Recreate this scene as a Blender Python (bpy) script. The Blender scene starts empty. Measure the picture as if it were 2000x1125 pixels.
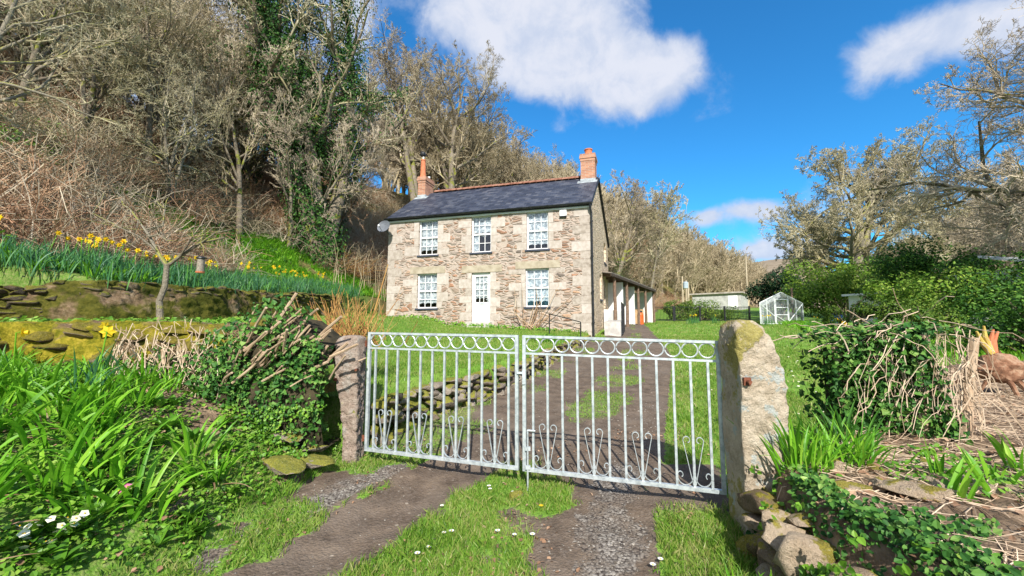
import bpy, math, numpy as np
from math import sin, cos, pi, radians, sqrt, atan2
rng = np.random.default_rng(11)
S = bpy.context.scene
COL = S.collection

# ---------------------------------------------------------------- camera
EYE = np.array([0., 0., 1.5])
PITCH = math.atan(74 / 800)
cam_d = bpy.data.cameras.new('camera'); cam = bpy.data.objects.new('camera', cam_d); COL.objects.link(cam)
cam.location = EYE; cam.rotation_euler = (pi / 2 + PITCH, 0, 0)
cam_d.lens = 14.4; cam_d.sensor_width = 36; cam_d.clip_start = .05; cam_d.clip_end = 4000
S.camera = cam
S.view_settings.view_transform = 'Standard'; S.view_settings.look = 'None'
S.view_settings.exposure = 0.8; S.view_settings.gamma = 1

# ---------------------------------------------------------------- sun and sky
SUN_EL = radians(37); SUN_AZ = radians(176)     # compass: 0 = +Y; the sun stands behind the photographer
sun_d = bpy.data.lights.new('sun', 'SUN'); sun_d.energy = 4.3; sun_d.angle = radians(.53); sun_d.color = (1, .95, .86)
sun = bpy.data.objects.new('sun', sun_d); COL.objects.link(sun)
sdir = np.array([sin(SUN_AZ) * cos(SUN_EL), cos(SUN_AZ) * cos(SUN_EL), sin(SUN_EL)])
from mathutils import Vector, Matrix
sun.rotation_euler = Vector(sdir).to_track_quat('Z', 'Y').to_euler()
sun.location = Vector(sdir) * 60

W = bpy.data.worlds.new("World"); S.world = W; W.use_nodes = True
nt = W.node_tree; nt.nodes.clear()

class NB:
    """small node builder"""
    def __init__(s, nt): s.nt = nt
    def n(s, t, **k):
        nd = s.nt.nodes.new(t)
        for a, b in k.items(): setattr(nd, a, b)
        return nd
    def put(s, sock, v):
        if v is None: return
        if isinstance(v, bpy.types.NodeSocket): s.nt.links.new(v, sock)
        elif isinstance(v, (tuple, list)) and sock.type == 'RGBA' and len(v) == 3: sock.default_value = (*v, 1)
        else: sock.default_value = v
    def math(s, op, a, b=None, c=None, clamp=False):
        nd = s.n('ShaderNodeMath', operation=op); nd.use_clamp = clamp
        s.put(nd.inputs[0], a); s.put(nd.inputs[1], b)
        if c is not None: s.put(nd.inputs[2], c)
        return nd.outputs[0]
    def vmath(s, op, a, b=None):
        nd = s.n('ShaderNodeVectorMath', operation=op); s.put(nd.inputs[0], a); s.put(nd.inputs[1], b)
        return nd.outputs['Value'] if op in ('DOT_PRODUCT', 'LENGTH') else nd.outputs['Vector']
    def mix(s, f, a, b, mode='MIX'):
        nd = s.n('ShaderNodeMix', data_type='RGBA', blend_type=mode)
        s.put(nd.inputs[0], f); s.put(nd.inputs[6], a); s.put(nd.inputs[7], b); return nd.outputs[2]
    def ramp(s, f, stops, interp='LINEAR'):
        nd = s.n('ShaderNodeValToRGB'); nd.color_ramp.interpolation = interp
        e = nd.color_ramp.elements
        while len(e) < len(stops): e.new(.5)
        for i, (p, c) in enumerate(stops):
            e[i].position = p; e[i].color = (*c, 1) if isinstance(c, (tuple, list)) else (c, c, c, 1)
        s.put(nd.inputs[0], f); return nd.outputs[0]
    def noise(s, vec, scale, detail=4, rough=.55, dist=0):
        nd = s.n('ShaderNodeTexNoise'); s.put(nd.inputs['Vector'], vec)
        nd.inputs['Scale'].default_value = scale; nd.inputs['Detail'].default_value = detail
        nd.inputs['Roughness'].default_value = rough; nd.inputs['Distortion'].default_value = dist
        return nd.outputs[0]
    def sstep(s, v, a, b):
        nd = s.n('ShaderNodeMapRange', interpolation_type='SMOOTHSTEP'); s.put(nd.inputs[0], v)
        s.put(nd.inputs[1], a); s.put(nd.inputs[2], b); return nd.outputs[0]

b = NB(nt)
sky = b.n('ShaderNodeTexSky', sky_type='NISHITA'); sky.sun_disc = False
sky.sun_elevation = SUN_EL; sky.sun_rotation = SUN_AZ; sky.air_density = 1.0; sky.dust_density = .15; sky.ozone_density = 3.0
hs = b.n('ShaderNodeHueSaturation'); b.put(hs.inputs['Color'], sky.outputs[0])
hs.inputs['Saturation'].default_value = 1.12; hs.inputs['Value'].default_value = 1.0
skyc = b.mix(1., hs.outputs[0], (.42, 1.28, 1.62), 'MULTIPLY')
tc = b.n('ShaderNodeTexCoord'); dv = tc.outputs['Generated']
def raydir(px, py):
    a = (px - 1000) / 800; v = (562.5 - py) / 800
    d = np.array([a, cos(PITCH) - v * sin(PITCH), sin(PITCH) + v * cos(PITCH)]); return d / np.linalg.norm(d)
# clouds stand at fixed compass bearings and heights in the sky: (bearing point, half sizes, tilt, strength)
clouds = [(955, -5, 120, 80, 10, .95), (1030, 55, 135, 90, 20, 1.05), (1110, 130, 120, 60, 8, .85), (1250, 175, 80, 62, 5, 1.15), (1190, 20, 90, 110, 0, .8), (1320, 120, 60, 50, 0, .55), (1000, 160, 90, 40, 0, .3),
          (1840, 75, 140, 46, 24, .95), (1730, 130, 60, 40, 35, .8), (1690, 185, 50, 26, 40, .5), (1930, 20, 110, 50, 24, .8), (1380, 425, 30, 20, 0, .9), (1475, 410, 52, 24, 4, .95),
          (1500, 492, 75, 26, 0, 1.15), (1420, 470, 40, 14, 0, .2), (1650, 400, 70, 70, 0, .35),
          (690, 20, 50, 60, 30, .75), (500, 120, 190, 150, 10, .9), (200, 200, 200, 150, 0, .7), (1090, 245, 30, 18, 0, .35),
          (-900, 0, 500, 260, 0, .8), (2900, 100, 500, 200, 0, .8)]
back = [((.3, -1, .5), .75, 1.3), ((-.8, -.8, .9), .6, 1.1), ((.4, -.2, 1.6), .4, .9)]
wn = b.noise(dv, 4.2, 5, .55, .2); wn2 = b.noise(dv, 12, 7, .62, .3)
dens = None
for (px, py, rx, ry, tilt, st) in clouds:
    c = raydir(px, py); R = np.cross(c, [0, 0, 1]); R /= np.linalg.norm(R); U = np.cross(R, c)
    t = radians(tilt); R2 = R * cos(t) - U * sin(t); U2 = U * cos(t) + R * sin(t)
    k = (1 + ((px - 1000) / 800) ** 2 + ((562 - py) / 800) ** 2)       # px to angle
    rx2 = rx / 800 / sqrt(k) ; ry2 = ry / 800 / sqrt(k)
    u_ = b.vmath('DOT_PRODUCT', dv, tuple(R2 / rx2)); v_ = b.vmath('DOT_PRODUCT', dv, tuple(U2 / ry2)); w_ = b.vmath('DOT_PRODUCT', dv, tuple(c))
    q = b.math('ADD', b.math('MULTIPLY', u_, u_), b.math('MULTIPLY', v_, v_))
    g = b.math('MULTIPLY', b.math('EXPONENT', b.math('MULTIPLY', q, -1.0)), b.math('MULTIPLY', b.math('GREATER_THAN', w_, 0.), st))
    dens = g if dens is None else b.math('ADD', dens, g)
for c_, sz_, st in back:      # unseen clouds added behind the photographer to neutralise the blue ambient light
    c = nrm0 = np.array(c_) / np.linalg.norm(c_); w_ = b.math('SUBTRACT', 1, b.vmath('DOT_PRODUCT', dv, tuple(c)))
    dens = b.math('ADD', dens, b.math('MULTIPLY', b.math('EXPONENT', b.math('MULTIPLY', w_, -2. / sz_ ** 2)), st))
nn = b.math('ADD', b.math('MULTIPLY', b.math('SUBTRACT', wn, .5), 1.3), b.math('MULTIPLY', b.math('SUBTRACT', wn2, .5), 1.2))
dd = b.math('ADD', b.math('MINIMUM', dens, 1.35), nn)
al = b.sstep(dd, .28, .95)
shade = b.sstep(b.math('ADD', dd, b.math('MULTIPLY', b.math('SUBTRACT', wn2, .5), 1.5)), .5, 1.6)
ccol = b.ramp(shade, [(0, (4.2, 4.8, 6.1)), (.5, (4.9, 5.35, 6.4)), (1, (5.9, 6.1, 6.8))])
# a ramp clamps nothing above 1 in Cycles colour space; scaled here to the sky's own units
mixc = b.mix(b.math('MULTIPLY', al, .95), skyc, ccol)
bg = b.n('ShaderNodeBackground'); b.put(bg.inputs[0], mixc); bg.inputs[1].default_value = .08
out = b.n('ShaderNodeOutputWorld'); nt.links.new(bg.outputs[0], out.inputs[0])

# ---------------------------------------------------------------- helpers
def h2(ix, iy, iz=0):
    n = (ix.astype(np.int64) * 374761393 + iy.astype(np.int64) * 668265263 + np.asarray(iz).astype(np.int64) * 2147483647 % 1013904223) & 0x7fffffff
    n = ((n ^ (n >> 13)) * 1274126177) & 0x7fffffff
    return ((n ^ (n >> 16)) & 0xffff) / 65535.
def vn(x, y, z=None):
    x = np.asarray(x, float); y = np.asarray(y, float)
    z = np.zeros_like(x) if z is None else np.asarray(z, float)
    ix, iy, iz = np.floor(x), np.floor(y), np.floor(z); fx, fy, fz = x - ix, y - iy, z - iz
    fx, fy, fz = [t * t * (3 - 2 * t) for t in (fx, fy, fz)]
    r = 0
    for a in (0, 1):
        for c in (0, 1):
            for e in (0, 1):
                r = r + h2(ix + a, iy + c, (iz + e) * 7919) * (fx if a else 1 - fx) * (fy if c else 1 - fy) * (fz if e else 1 - fz)
    return r
def fbm(x, y, z=None, o=4):
    r = 0; a = .5; k = 1
    for i in range(o):
        r = r + a * vn(np.asarray(x) * k + 17 * i, np.asarray(y) * k + 31 * i, None if z is None else np.asarray(z) * k); a *= .5; k *= 2.03
    return r / (1 - .5 ** o)
def sm(x, a, c):
    t = np.clip((np.asarray(x, float) - a) / (c - a), 0, 1); return t * t * (3 - 2 * t)
def sdist(P, x, y):
    """signed distance to a polyline, positive on its left"""
    x = np.asarray(x, float); y = np.asarray(y, float); best = np.full(x.shape, 1e9); sg = np.ones(x.shape)
    for (x0, y0), (x1, y1) in zip(P[:-1], P[1:]):
        dx, dy = x1 - x0, y1 - y0; L2 = dx * dx + dy * dy
        t = np.clip(((x - x0) * dx + (y - y0) * dy) / L2, 0, 1)
        ex, ey = x - x0 - t * dx, y - y0 - t * dy; d = np.hypot(ex, ey)
        m = d < best; best = np.where(m, d, best)
        sg = np.where(m, np.sign(dx * (y - y0) - dy * (x - x0)), sg)
    return best * sg

class G:
    def __init__(s): s.V = []; s.F = []; s.MI = []; s.n = 0
    def add(s, V, F, mi=0):
        V = np.asarray(V, float).reshape(-1, 3); F = np.asarray(F, np.int64)
        if F.ndim == 1: F = F[None]
        s.V.append(V); s.F.append(F + s.n); s.MI.append(mi); s.n += len(V); return s
    def box(s, c, d, rz=0, mi=0, R=None):
        c = np.asarray(c, float); d = np.asarray(d, float) / 2
        V = np.array([[x, y, z] for z in (-1, 1) for y in (-1, 1) for x in (-1, 1)]) * d
        if R is None and rz: R = np.array([[cos(rz), -sin(rz), 0], [sin(rz), cos(rz), 0], [0, 0, 1]])
        if R is not None: V = V @ np.asarray(R).T
        return s.add(V + c, [[0, 2, 3, 1], [4, 5, 7, 6], [0, 1, 5, 4], [2, 6, 7, 3], [0, 4, 6, 2], [1, 3, 7, 5]], mi)
    def hexa(s, P, mi=0):
        """8 corners: bottom ring 0-3 counter-clockwise, top ring 4-7"""
        return s.add(P, [[0, 3, 2, 1], [4, 5, 6, 7], [0, 1, 5, 4], [1, 2, 6, 5], [2, 3, 7, 6], [3, 0, 4, 7]], mi)
    def tubes(s, P, R, sides=6, mi=0, cap=True):
        P = np.asarray(P, float); R = np.asarray(R, float)
        if P.ndim == 2: P = P[None]
        B, N, _ = P.shape
        R = np.broadcast_to(R, (B, N))
        T = np.gradient(P, axis=1) if N > 2 else np.repeat(P[:, 1:] - P[:, :1], 2, axis=1)
        T /= np.linalg.norm(T, axis=2, keepdims=True) + 1e-9
        m = P[:, -1] - P[:, 0] + 1e-6; m /= np.linalg.norm(m, axis=1, keepdims=True)
        ref = np.where(np.abs(m[:, 2:3]) < .8, np.array([[0, 0, 1.]]), np.array([[1., 0, 0]]))
        A = np.cross(T, ref[:, None, :]); A /= np.linalg.norm(A, axis=2, keepdims=True) + 1e-9
        C = np.cross(T, A)
        a = np.arange(sides) * 2 * pi / sides
        V = P[:, :, None, :] + R[:, :, None, None] * (A[:, :, None, :] * np.cos(a)[None, None, :, None] + C[:, :, None, :] * np.sin(a)[None, None, :, None])
        i = np.arange(B)[:, None, None] * N * sides; j = np.arange(N - 1)[None, :, None] * sides; k = np.arange(sides)[None, None, :]
        k2 = (k + 1) % sides
        F = np.stack([i + j + k, i + j + sides + k, i + j + sides + k2, i + j + k2], -1).reshape(-1, 4)
        base = s.n
        s.add(V.reshape(-1, 3), F, mi)
        if cap and sides > 3:
            i = np.arange(B)[:, None] * N * sides; kk = np.arange(sides)[None]
            s.F.append(np.concatenate([i + kk, i + (N - 1) * sides + kk[:, ::-1]]) + base); s.MI.append(mi)
        return s
    def inst(s, tv, tf, T, M=None, mi=0):
        """copies of a template at T (n,3) turned by M (n,3,3)"""
        T = np.asarray(T, float); n = len(T)
        if n == 0: return s
        V = np.broadcast_to(tv, (n, *np.shape(tv))) if M is None else np.einsum('nij,kj->nki', M, tv)
        V = V + T[:, None, :]; tf = np.asarray(tf)
        F = (tf[None] + (np.arange(n) * len(tv))[:, None, None]).reshape(-1, tf.shape[1])
        return s.add(V.reshape(-1, 3), F, mi)
    def sphere(s, c, r, u=12, v=8, mi=0):
        c = np.asarray(c, float); r = np.broadcast_to(np.asarray(r, float), 3)
        th = np.linspace(0, pi, v + 1)[1:-1]; ph = np.arange(u) * 2 * pi / u
        V = [[sin(t) * cos(p), sin(t) * sin(p), cos(t)] for t in th for p in ph] + [[0, 0, 1], [0, 0, -1]]
        F = [[i * u + j, (i + 1) * u + j, (i + 1) * u + (j + 1) % u, i * u + (j + 1) % u] for i in range(v - 2) for j in range(u)]
        base = s.n
        s.add(np.array(V) * r + c, F, mi)
        T = [[(v - 1) * u, j, (j + 1) % u] for j in range(u)] + [[(v - 1) * u + 1, (v - 2) * u + (j + 1) % u, (v - 2) * u + j] for j in range(u)]
        s.F.append(np.array(T) + base); s.MI.append(mi); return s
    def lathe(s, c, prof, n=16, mi=0):
        a = np.arange(n) * 2 * pi / n
        V = [[c[0] + r * cos(t), c[1] + r * sin(t), c[2] + z] for r, z in prof for t in a]
        F = [[i * n + j, i * n + (j + 1) % n, (i + 1) * n + (j + 1) % n, (i + 1) * n + j] for i in range(len(prof) - 1) for j in range(n)]
        s.add(V, F, mi)
        s.F.append(np.array([[(len(prof) - 1) * n + j for j in range(n)]]) + s.n - len(V)); s.MI.append(mi)
        s.F.append(np.array([[n - 1 - j for j in range(n)]]) + s.n - len(V)); s.MI.append(mi)
        return s
    def obj(s, name, mats, parent=None, org=None, smooth=False, attrs=None):
        V = np.concatenate(s.V)
        if org is None:
            q = parent
            while q is not None and '_o' not in q: q = q.parent
            org = q['_o'] if q is not None else (0, 0, 0)
        V = V - np.asarray(org, float)
        me = bpy.data.meshes.new(name)
        me.vertices.add(len(V)); me.vertices.foreach_set('co', V.astype(np.float32).ravel())
        ls = np.concatenate([np.full(len(f), f.shape[1]) for f in s.F]); li = np.concatenate([f.ravel() for f in s.F])
        mi = np.concatenate([np.full(len(f), m) for f, m in zip(s.F, s.MI)])
        me.loops.add(len(li)); me.loops.foreach_set('vertex_index', li.astype(np.int32))
        me.polygons.add(len(ls)); me.polygons.foreach_set('loop_start', (np.cumsum(ls) - ls).astype(np.int32))
        me.polygons.foreach_set('material_index', mi.astype(np.int32))
        me.polygons.foreach_set('use_smooth', np.full(len(ls), bool(smooth)))
        for k, v in (attrs or {}).items():
            at = me.attributes.new(k, 'FLOAT', 'POINT'); at.data.foreach_set('value', v.astype(np.float32))
        me.update(calc_edges=True)
        for m in (mats if isinstance(mats, (list, tuple)) else [mats]): me.materials.append(m)
        o = bpy.data.objects.new(name, me); COL.objects.link(o)
        if parent is not None: o.parent = parent
        else: o.location = org
        return o

def tag(o, label=None, cat=None, group=None, kind=None):
    if label: o['label'] = label
    if cat: o['category'] = cat
    if group: o['group'] = group
    if kind: o['kind'] = kind
    return o
def thing(name, loc, label, cat, group=None):
    o = bpy.data.objects.new(name, None); COL.objects.link(o); o.location = loc; o['_o'] = [float(v) for v in loc]
    o.empty_display_size = .2
    return tag(o, label, cat, group)
def copy_tree(o, parent=None):
    c = o.copy(); COL.objects.link(c)
    if parent is not None: c.parent = parent
    for ch in list(o.children): copy_tree(ch, c)
    return c

def rotz(a):
    a = np.asarray(a); c, s_, o, z = np.cos(a), np.sin(a), np.ones_like(a), np.zeros_like(a)
    return np.stack([c, -s_, z, s_, c, z, z, z, o], -1).reshape(*a.shape, 3, 3)
def rotx(a):
    a = np.asarray(a); c, s_, o, z = np.cos(a), np.sin(a), np.ones_like(a), np.zeros_like(a)
    return np.stack([o, z, z, z, c, -s_, z, s_, c], -1).reshape(*a.shape, 3, 3)
def nrm(v): return v / (np.linalg.norm(v, axis=-1, keepdims=True) + 1e-9)

# ---------------------------------------------------------------- materials
def newmat(name):
    m = bpy.data.materials.new(name); m.use_nodes = True; m.node_tree.nodes.clear()
    b = NB(m.node_tree); return m, b
def finish(b, colr, rough=.8, bump=None, bs=.3, bd=.02, transl=0, spec=.3, metal=0, alpha=None):
    p = b.n('ShaderNodeBsdfPrincipled'); b.put(p.inputs['Base Color'], colr); b.put(p.inputs['Roughness'], rough)
    p.inputs['Specular IOR Level'].default_value = spec; p.inputs['Metallic'].default_value = metal
    if bump is not None:
        bn = b.n('ShaderNodeBump'); bn.inputs['Strength'].default_value = bs; bn.inputs['Distance'].default_value = bd
        b.put(bn.inputs['Height'], bump); b.put(p.inputs['Normal'], bn.outputs[0])
    o = b.n('ShaderNodeOutputMaterial'); sh = p.outputs[0]
    if transl:
        t = b.n('ShaderNodeBsdfTranslucent'); b.put(t.inputs[0], colr)
        mx = b.n('ShaderNodeMixShader'); mx.inputs[0].default_value = transl
        b.nt.links.new(sh, mx.inputs[1]); b.nt.links.new(t.outputs[0], mx.inputs[2]); sh = mx.outputs[0]
    b.nt.links.new(sh, o.inputs[0]); return p
def M(name, cols, scale=3, isl=0., rough=.8, bump=0, bscale=None, bd=.02, transl=0, spec=.3, metal=0, detail=5, lo=.3, hi=.7):
    """cols blended over noise; isl: share of per-piece (island) random"""
    m, b = newmat(name)
    g = b.n('ShaderNodeNewGeometry'); pos = g.outputs['Position']
    f = b.noise(pos, scale, detail, .6); f = b.sstep(f, lo, hi)
    if isl: f = b.math('ADD', b.math('MULTIPLY', f, 1 - isl), b.math('MULTIPLY', g.outputs['Random Per Island'], isl))
    k = len(cols) - 1
    c = b.ramp(f, [(i / k, cc) for i, cc in enumerate(cols)]) if k else cols[0]
    finish(b, c, rough, b.noise(pos, bscale or scale * 6, 6, .65) if bump else None, bump, bd, transl, spec, metal)
    return m
# ---------------------------------------------------------------- terrain
VY = [-20, 0, 2.6, 3.8, 6, 10, 16, 25, 34, 60, 100, 400, 1500]; VZ = [-.6, -.08, 0, .07, .2, .5, 1.0, 1.6, 1.85, 4.0, 6, 14, 40]
FY = [-40, 0, 7, 12, 18, 24, 27, 40, 62, 110, 200, 400, 1500]; FX = [-9, -8.6, -9, -9.2, -8.6, -6.8, -4.5, 5.5, 24, 62, 135, 300, 1200]
LE = [(-1.72, 4.55), (-1.55, 5.3), (-1.3, 5.75), (0, 7.75), (1.5, 12.3), (2.95, 15.7), (3.4, 17)]              # lawn terrace edge
FB = [(-2.6, -6), (-2.3, 1.6), (-2.1, 2.7), (-1.95, 3.5), (-1.72, 4.55)]                          # foot of the front bank
TW = [(-20, 6.0), (-10, 6.25), (-8.6, 6.6), (-7.5, 7.4), (-6.9, 9), (-6.9, 12), (-7.2, 17), (-7.2, 22)]  # upper terrace wall
RB = [(1.55, -6), (1.58, 2.3), (1.66, 2.9), (1.95, 3.25), (2.4, 3.5), (3.3, 4.4), (5, 6.5), (9, 9), (14, 12), (30, 14)]  # edge of the right-hand bed
RE = [(1.4, -6), (1.55, 2.6), (1.75, 3.4), (2.5, 5.4), (5.0, 11.5), (11.0, 34), (22, 60)]                        # drive, right edge
DL = [(3.2, 15), (4.4, 19), (8.0, 33), (15.5, 52), (17, 60)]                                                    # drive, left edge past the house
TL = [(-2.7, .3), (-2.2, 1.2), (-1.4, 2.6), (-.5, 4.3), (.35, 6), (1.5, 9), (2.7, 12), (4.8, 18), (8.9, 33), (17, 58)]    # wheel tracks
TR = [(.1, .3), (.4, 1.2), (.6, 2.6), (.95, 4), (1.6, 5.3), (2.4, 6.9), (4.2, 11.3), (9.9, 33), (19, 58)]
def gz(x, y, rough=True):
    x = np.asarray(x, float); y = np.asarray(y, float)
    v = np.interp(y, VY, VZ)
    z = v.copy()
    # right hill and far hill
    xr = np.interp(y, [0, 60, 200, 1000], [42, 56, 150, 900])
    z = z + 24 * np.tanh(np.maximum(0, x - xr) / 34)
    z = z + 74 * np.exp(-((x - 470) ** 2 + (y - 700) ** 2) / (2 * 150 ** 2))
    # right bed
    sr = -sdist(RB, x, y)
    bed = .50 + .04 * np.minimum(np.maximum(sr, 0), 3) + .03 * np.maximum(0, y - 4)
    w = sm(sr, 0, .16) * (1 - sm(y, 8, 13))
    z = np.where(sr > 0, z * (1 - w) + np.maximum(bed, z) * w, z)
    # lawn terrace
    sl = sdist(LE, x, y)
    lawn = .76 + .045 * (y - 5.7) + .04 * np.clip(sl, 0, 9)
    t1 = 1.5 + .035 * (y - 5)
    back = lawn + np.maximum(0, t1 - lawn) * sm(x, -2.6, -3.8) * (1 - sm(y, 12, 18) * .4)
    wl = sm(sl, -.02, .1) * (y > 4.5) * (1 - sm(y, 17, 22) * sm(x, -1, 3))
    z = z * (1 - wl) + back * wl
    # front bank
    sb = sdist(FB, x, y)
    bank = v + .72 * (1 - np.exp(-np.maximum(sb, 0) * 1.25)) + .10 * np.clip(y - 1.5, 0, 3.2) * sm(sb, .2, 1.5) + .03 * np.clip(sb - 1.5, 0, 5)
    wb = (y <= 4.6) & (sb > 0)
    z = np.where(wb, bank, z)
    wm = (y <= 4.6) & (y > 4.45) & (x < -1.9)
    # upper terrace and hillside
    st = sdist(TW, x, y)
    t2 = 2.22 + .05 * (y - 6.5)
    t2 = t2 + .34 * sm(-x, 6.9, 9.0)
    t2 = np.where(y > 22, np.maximum(t2 * (1 - sm(y, 22, 32)) + v * sm(y, 22, 32), v), t2)
    wt = sm(st, -.02, .12) * (y > 5.5) * (1 - sm(y, 21, 30))
    z = z * (1 - wt) + np.maximum(t2, z) * wt
    xf = np.interp(y, FY, FX); cph = 1 - .19 * sm(y, 18, 30)
    d = np.maximum(0, (xf - x) * cph)
    hh = 20 * np.tanh(d * d / (d + 1.2) * .84 / 20)
    z = z + hh + (fbm(x * .22, y * .22) - .5) * 2.0 * sm(d, 1, 9)
    if rough:
        near = 1 - sm(np.hypot(x, y), 12, 40)
        z = z + near * ((fbm(x * 3.1, y * 3.1, o=3) - .5) * .05 + (vn(x * 19, y * 19) - .5) * .012 * (sb < 0))
    z = z + near * (sr > .05) * ((fbm(x * 7, y * 7, o=3) - .5) * .09) if rough else z
    # wheel tracks a little sunken
    tl = np.abs(sdist(TL, x, y)); tr = np.abs(sdist(TR, x, y))
    z = z - .03 * (1 - sm(np.minimum(tl, tr), .1, .5)) * (sb < 0)
    return z

def axis(lo, a, c, hi, st, g):
    m = list(np.arange(a, c, st)); s_ = st; p = m[-1]; up = []
    while p < hi: s_ *= g; p += s_; up.append(p)
    s_ = st; p = m[0]; dn = []
    while p > lo: s_ *= g; p -= s_; dn.append(p)
    return np.array(dn[::-1] + m + up)
ax = axis(-260, -5.2, 3.6, 1400, .05, 1.045); ay = axis(-7, 2.0, 8.5, 1600, .05, 1.032)
X, Y = np.meshgrid(ax, ay); Z = gz(X, Y)
sb = sdist(FB, X, Y); sl = sdist(LE, X, Y); sre = sdist(RE, X, Y); sdl = sdist(DL, X, Y); srb = -sdist(RB, X, Y); st_ = sdist(TW, X, Y)
tl = sdist(TL, X, Y); tr = sdist(TR, X, Y)
DHILL = np.interp(Y, FY, FX) - X
house_out = (Y < 17) | (X > 3.4)
is_drive = ((Y <= 4.6) & (sb < 0) & (sre > 0)) | ((Y > 4.6) & (sl < 0) & (sre > 0) & (Y < 16)) | ((Y >= 16) & (sdl < 0) & (sre > 0) & (Y < 60))
nz = fbm(X * 1.3, Y * 1.3); nf = fbm(X * 6, Y * 6)
# grass / gravel / soil / scrub masks
trk = np.maximum(1 - sm(np.abs(tl) + (nf - .5) * .42 + (nz - .5) * .3, .28, .50), 1 - sm(np.abs(tr) + (nf - .5) * .45 + (nz - .5) * .3, .24, .52))
mid = np.where(Y < 4.25, 1., .44) * np.where(Y < 4.25, 1 - .75 * sm(Y, 3.7, 4.1) * sm(X, -.1, .3), 1)
ga = np.where(is_drive, (1 - trk) * mid * (.34 + .8 * sm(nz, .36, .58)), 1.)
ga = np.where(is_drive & (Y < 4.6) & (tl > .4), (.7 * sm(nz, .42, .6) + .3 * sm(nf, .5, .6)), ga)       # ragged left verge
ga = np.where(is_drive & (Y < 4.3) & (tr < -.3), (.85) * sm(nz, .35, .5) * (1 - sm(Y, 3.0, 3.7)) + .15, ga)
ga = np.where(is_drive & (Y > 4.3) & (sre < .5), np.maximum(ga, .85), ga)
ga = np.where((Y > 34) & is_drive, ga * .6, ga)
gv = np.where(is_drive, (1 - sm(np.abs(tr - .02) + (nf - .5) * .3, .08, .3)) * (1 - .65 * sm(Y, 4, 4.6)) + .8 * sm(tl, .38, .5) * (1 - sm(tl, .62, .95)) * (Y < 4.3), 0.)
gv = np.where(is_drive & (Y > 9), np.maximum(gv, .4), gv)
soil = np.where((srb > -.02) & (Y < 11), 1., 0.)
soil = np.where((sb > 0) & (Y < 4.7), .42 + .25 * (nz < .42), soil)
soil = np.where((Y > 4.55) & (Y < 6.6) & (X < -2.8), .62, soil)
soil = np.where((st_ > 0) & (Y < 22) & (DHILL < 1), .45, soil)
scr = sm(DHILL, -1.5, 1.0)
scr = np.maximum(scr, sm(X, 1, 12) * sm(X - np.interp(Y, [0, 60, 200, 1000], [26, 40, 120, 800]), 0, 8))
scr = np.maximum(scr, sm(Y, 62, 90) * .6 + sm(Y, 110, 160) * 2)
n0, n1 = X.shape
idx = np.arange(n0 * n1).reshape(n0, n1)
quad = np.stack([idx[:-1, :-1], idx[:-1, 1:], idx[1:, 1:], idx[1:, :-1]], -1)
cx = (X[:-1, :-1] + X[1:, 1:]) / 2; cy = (Y[:-1, :-1] + Y[1:, 1:]) / 2
dr = is_drive[:-1, :-1] & is_drive[1:, 1:]
lawn_m = (~dr) & (((sl > 0)[:-1, :-1] & (cy > 4.6) & (cy < 19) & (cx > -6) & (st_[:-1, :-1] < 0)) | ((cx > 0) & (sre[:-1, :-1] <= 0) & (cy < 60) & (cx < 40) & (cy > 3.2) & (srb[:-1, :-1] < 0)))
bed_m = (~dr) & (~lawn_m) & (((cy < 6) & (cx < 0) & (cx > -14)) | ((srb[:-1, :-1] >= 0) & (cy < 14) & (cx < 20)))

# ground material from the masks
m, b = newmat('ground_cover')
g = b.n('ShaderNodeNewGeometry'); pos = g.outputs['Position']
def att(n_): 
    a = b.n('ShaderNodeAttribute'); a.attribute_name = n_; return a.outputs['Fac']
n_f = b.noise(pos, 30, 6, .7); n_m = b.noise(pos, 5, 5, .6); n_c = b.noise(pos, 1.1, 4, .6); n_h = b.noise(pos, .35, 5, .6)
vo = b.n('ShaderNodeTexVoronoi'); b.put(vo.inputs['Vector'], pos); vo.inputs['Scale'].default_value = 55
vo2 = b.n('ShaderNodeTexVoronoi'); b.put(vo2.inputs['Vector'], pos); vo2.inputs['Scale'].default_value = 22
dirt = b.ramp(n_m, [(.25, (.058, .042, .030)), (.5, (.122, .090, .066)), (.75, (.20, .150, .108))])
dirt = b.mix(b.math('MULTIPLY', b.sstep(n_c, .45, .65), .35), dirt, (.22, .18, .145))
dirt = b.mix(b.sstep(n_f, .45, .75), dirt, (.19, .15, .12))
dirt = b.mix(b.math('MULTIPLY', b.sstep(vo2.outputs['Color'], .86, .9), b.math('LESS_THAN', vo2.outputs['Distance'], .3)), dirt, (.30, .25, .20))
grav = b.ramp(vo.outputs['Color'], [(0, (.09, .075, .062)), (.5, (.21, .185, .16)), (1, (.42, .385, .34))])
grav = b.mix(b.math('MULTIPLY', b.sstep(n_m, .4, .6), .75), grav, dirt)
grav = b.mix(b.math('SUBTRACT', 1, b.sstep(vo.outputs['Distance'], .9, .4)), grav, (.05, .04, .035))
grass = b.ramp(b.math('ADD', b.math('MULTIPLY', n_m, .5), b.math('MULTIPLY', n_c, .5)), [(.3, (.05, .11, .013)), (.5, (.10, .22, .022)), (.7, (.20, .30, .05))])
grass = b.mix(b.sstep(n_f, .4, .7), grass, (.20, .34, .05))
grass = b.mix(b.math('MULTIPLY', b.sstep(n_c, .5, .72), .5), grass, (.26, .24, .09))
soilc = b.ramp(n_m, [(.3, (.07, .048, .03)), (.5, (.20, .14, .092)), (.7, (.38, .28, .19))])
scrub = b.ramp(b.math('ADD', b.math('MULTIPLY', n_m, .5), b.math('MULTIPLY', n_h, .5)), [(.34, (.045, .075, .015)), (.46, (.11, .11, .03)), (.58, (.24, .17, .08)), (.7, (.36, .26, .14))])
c = dirt
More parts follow.
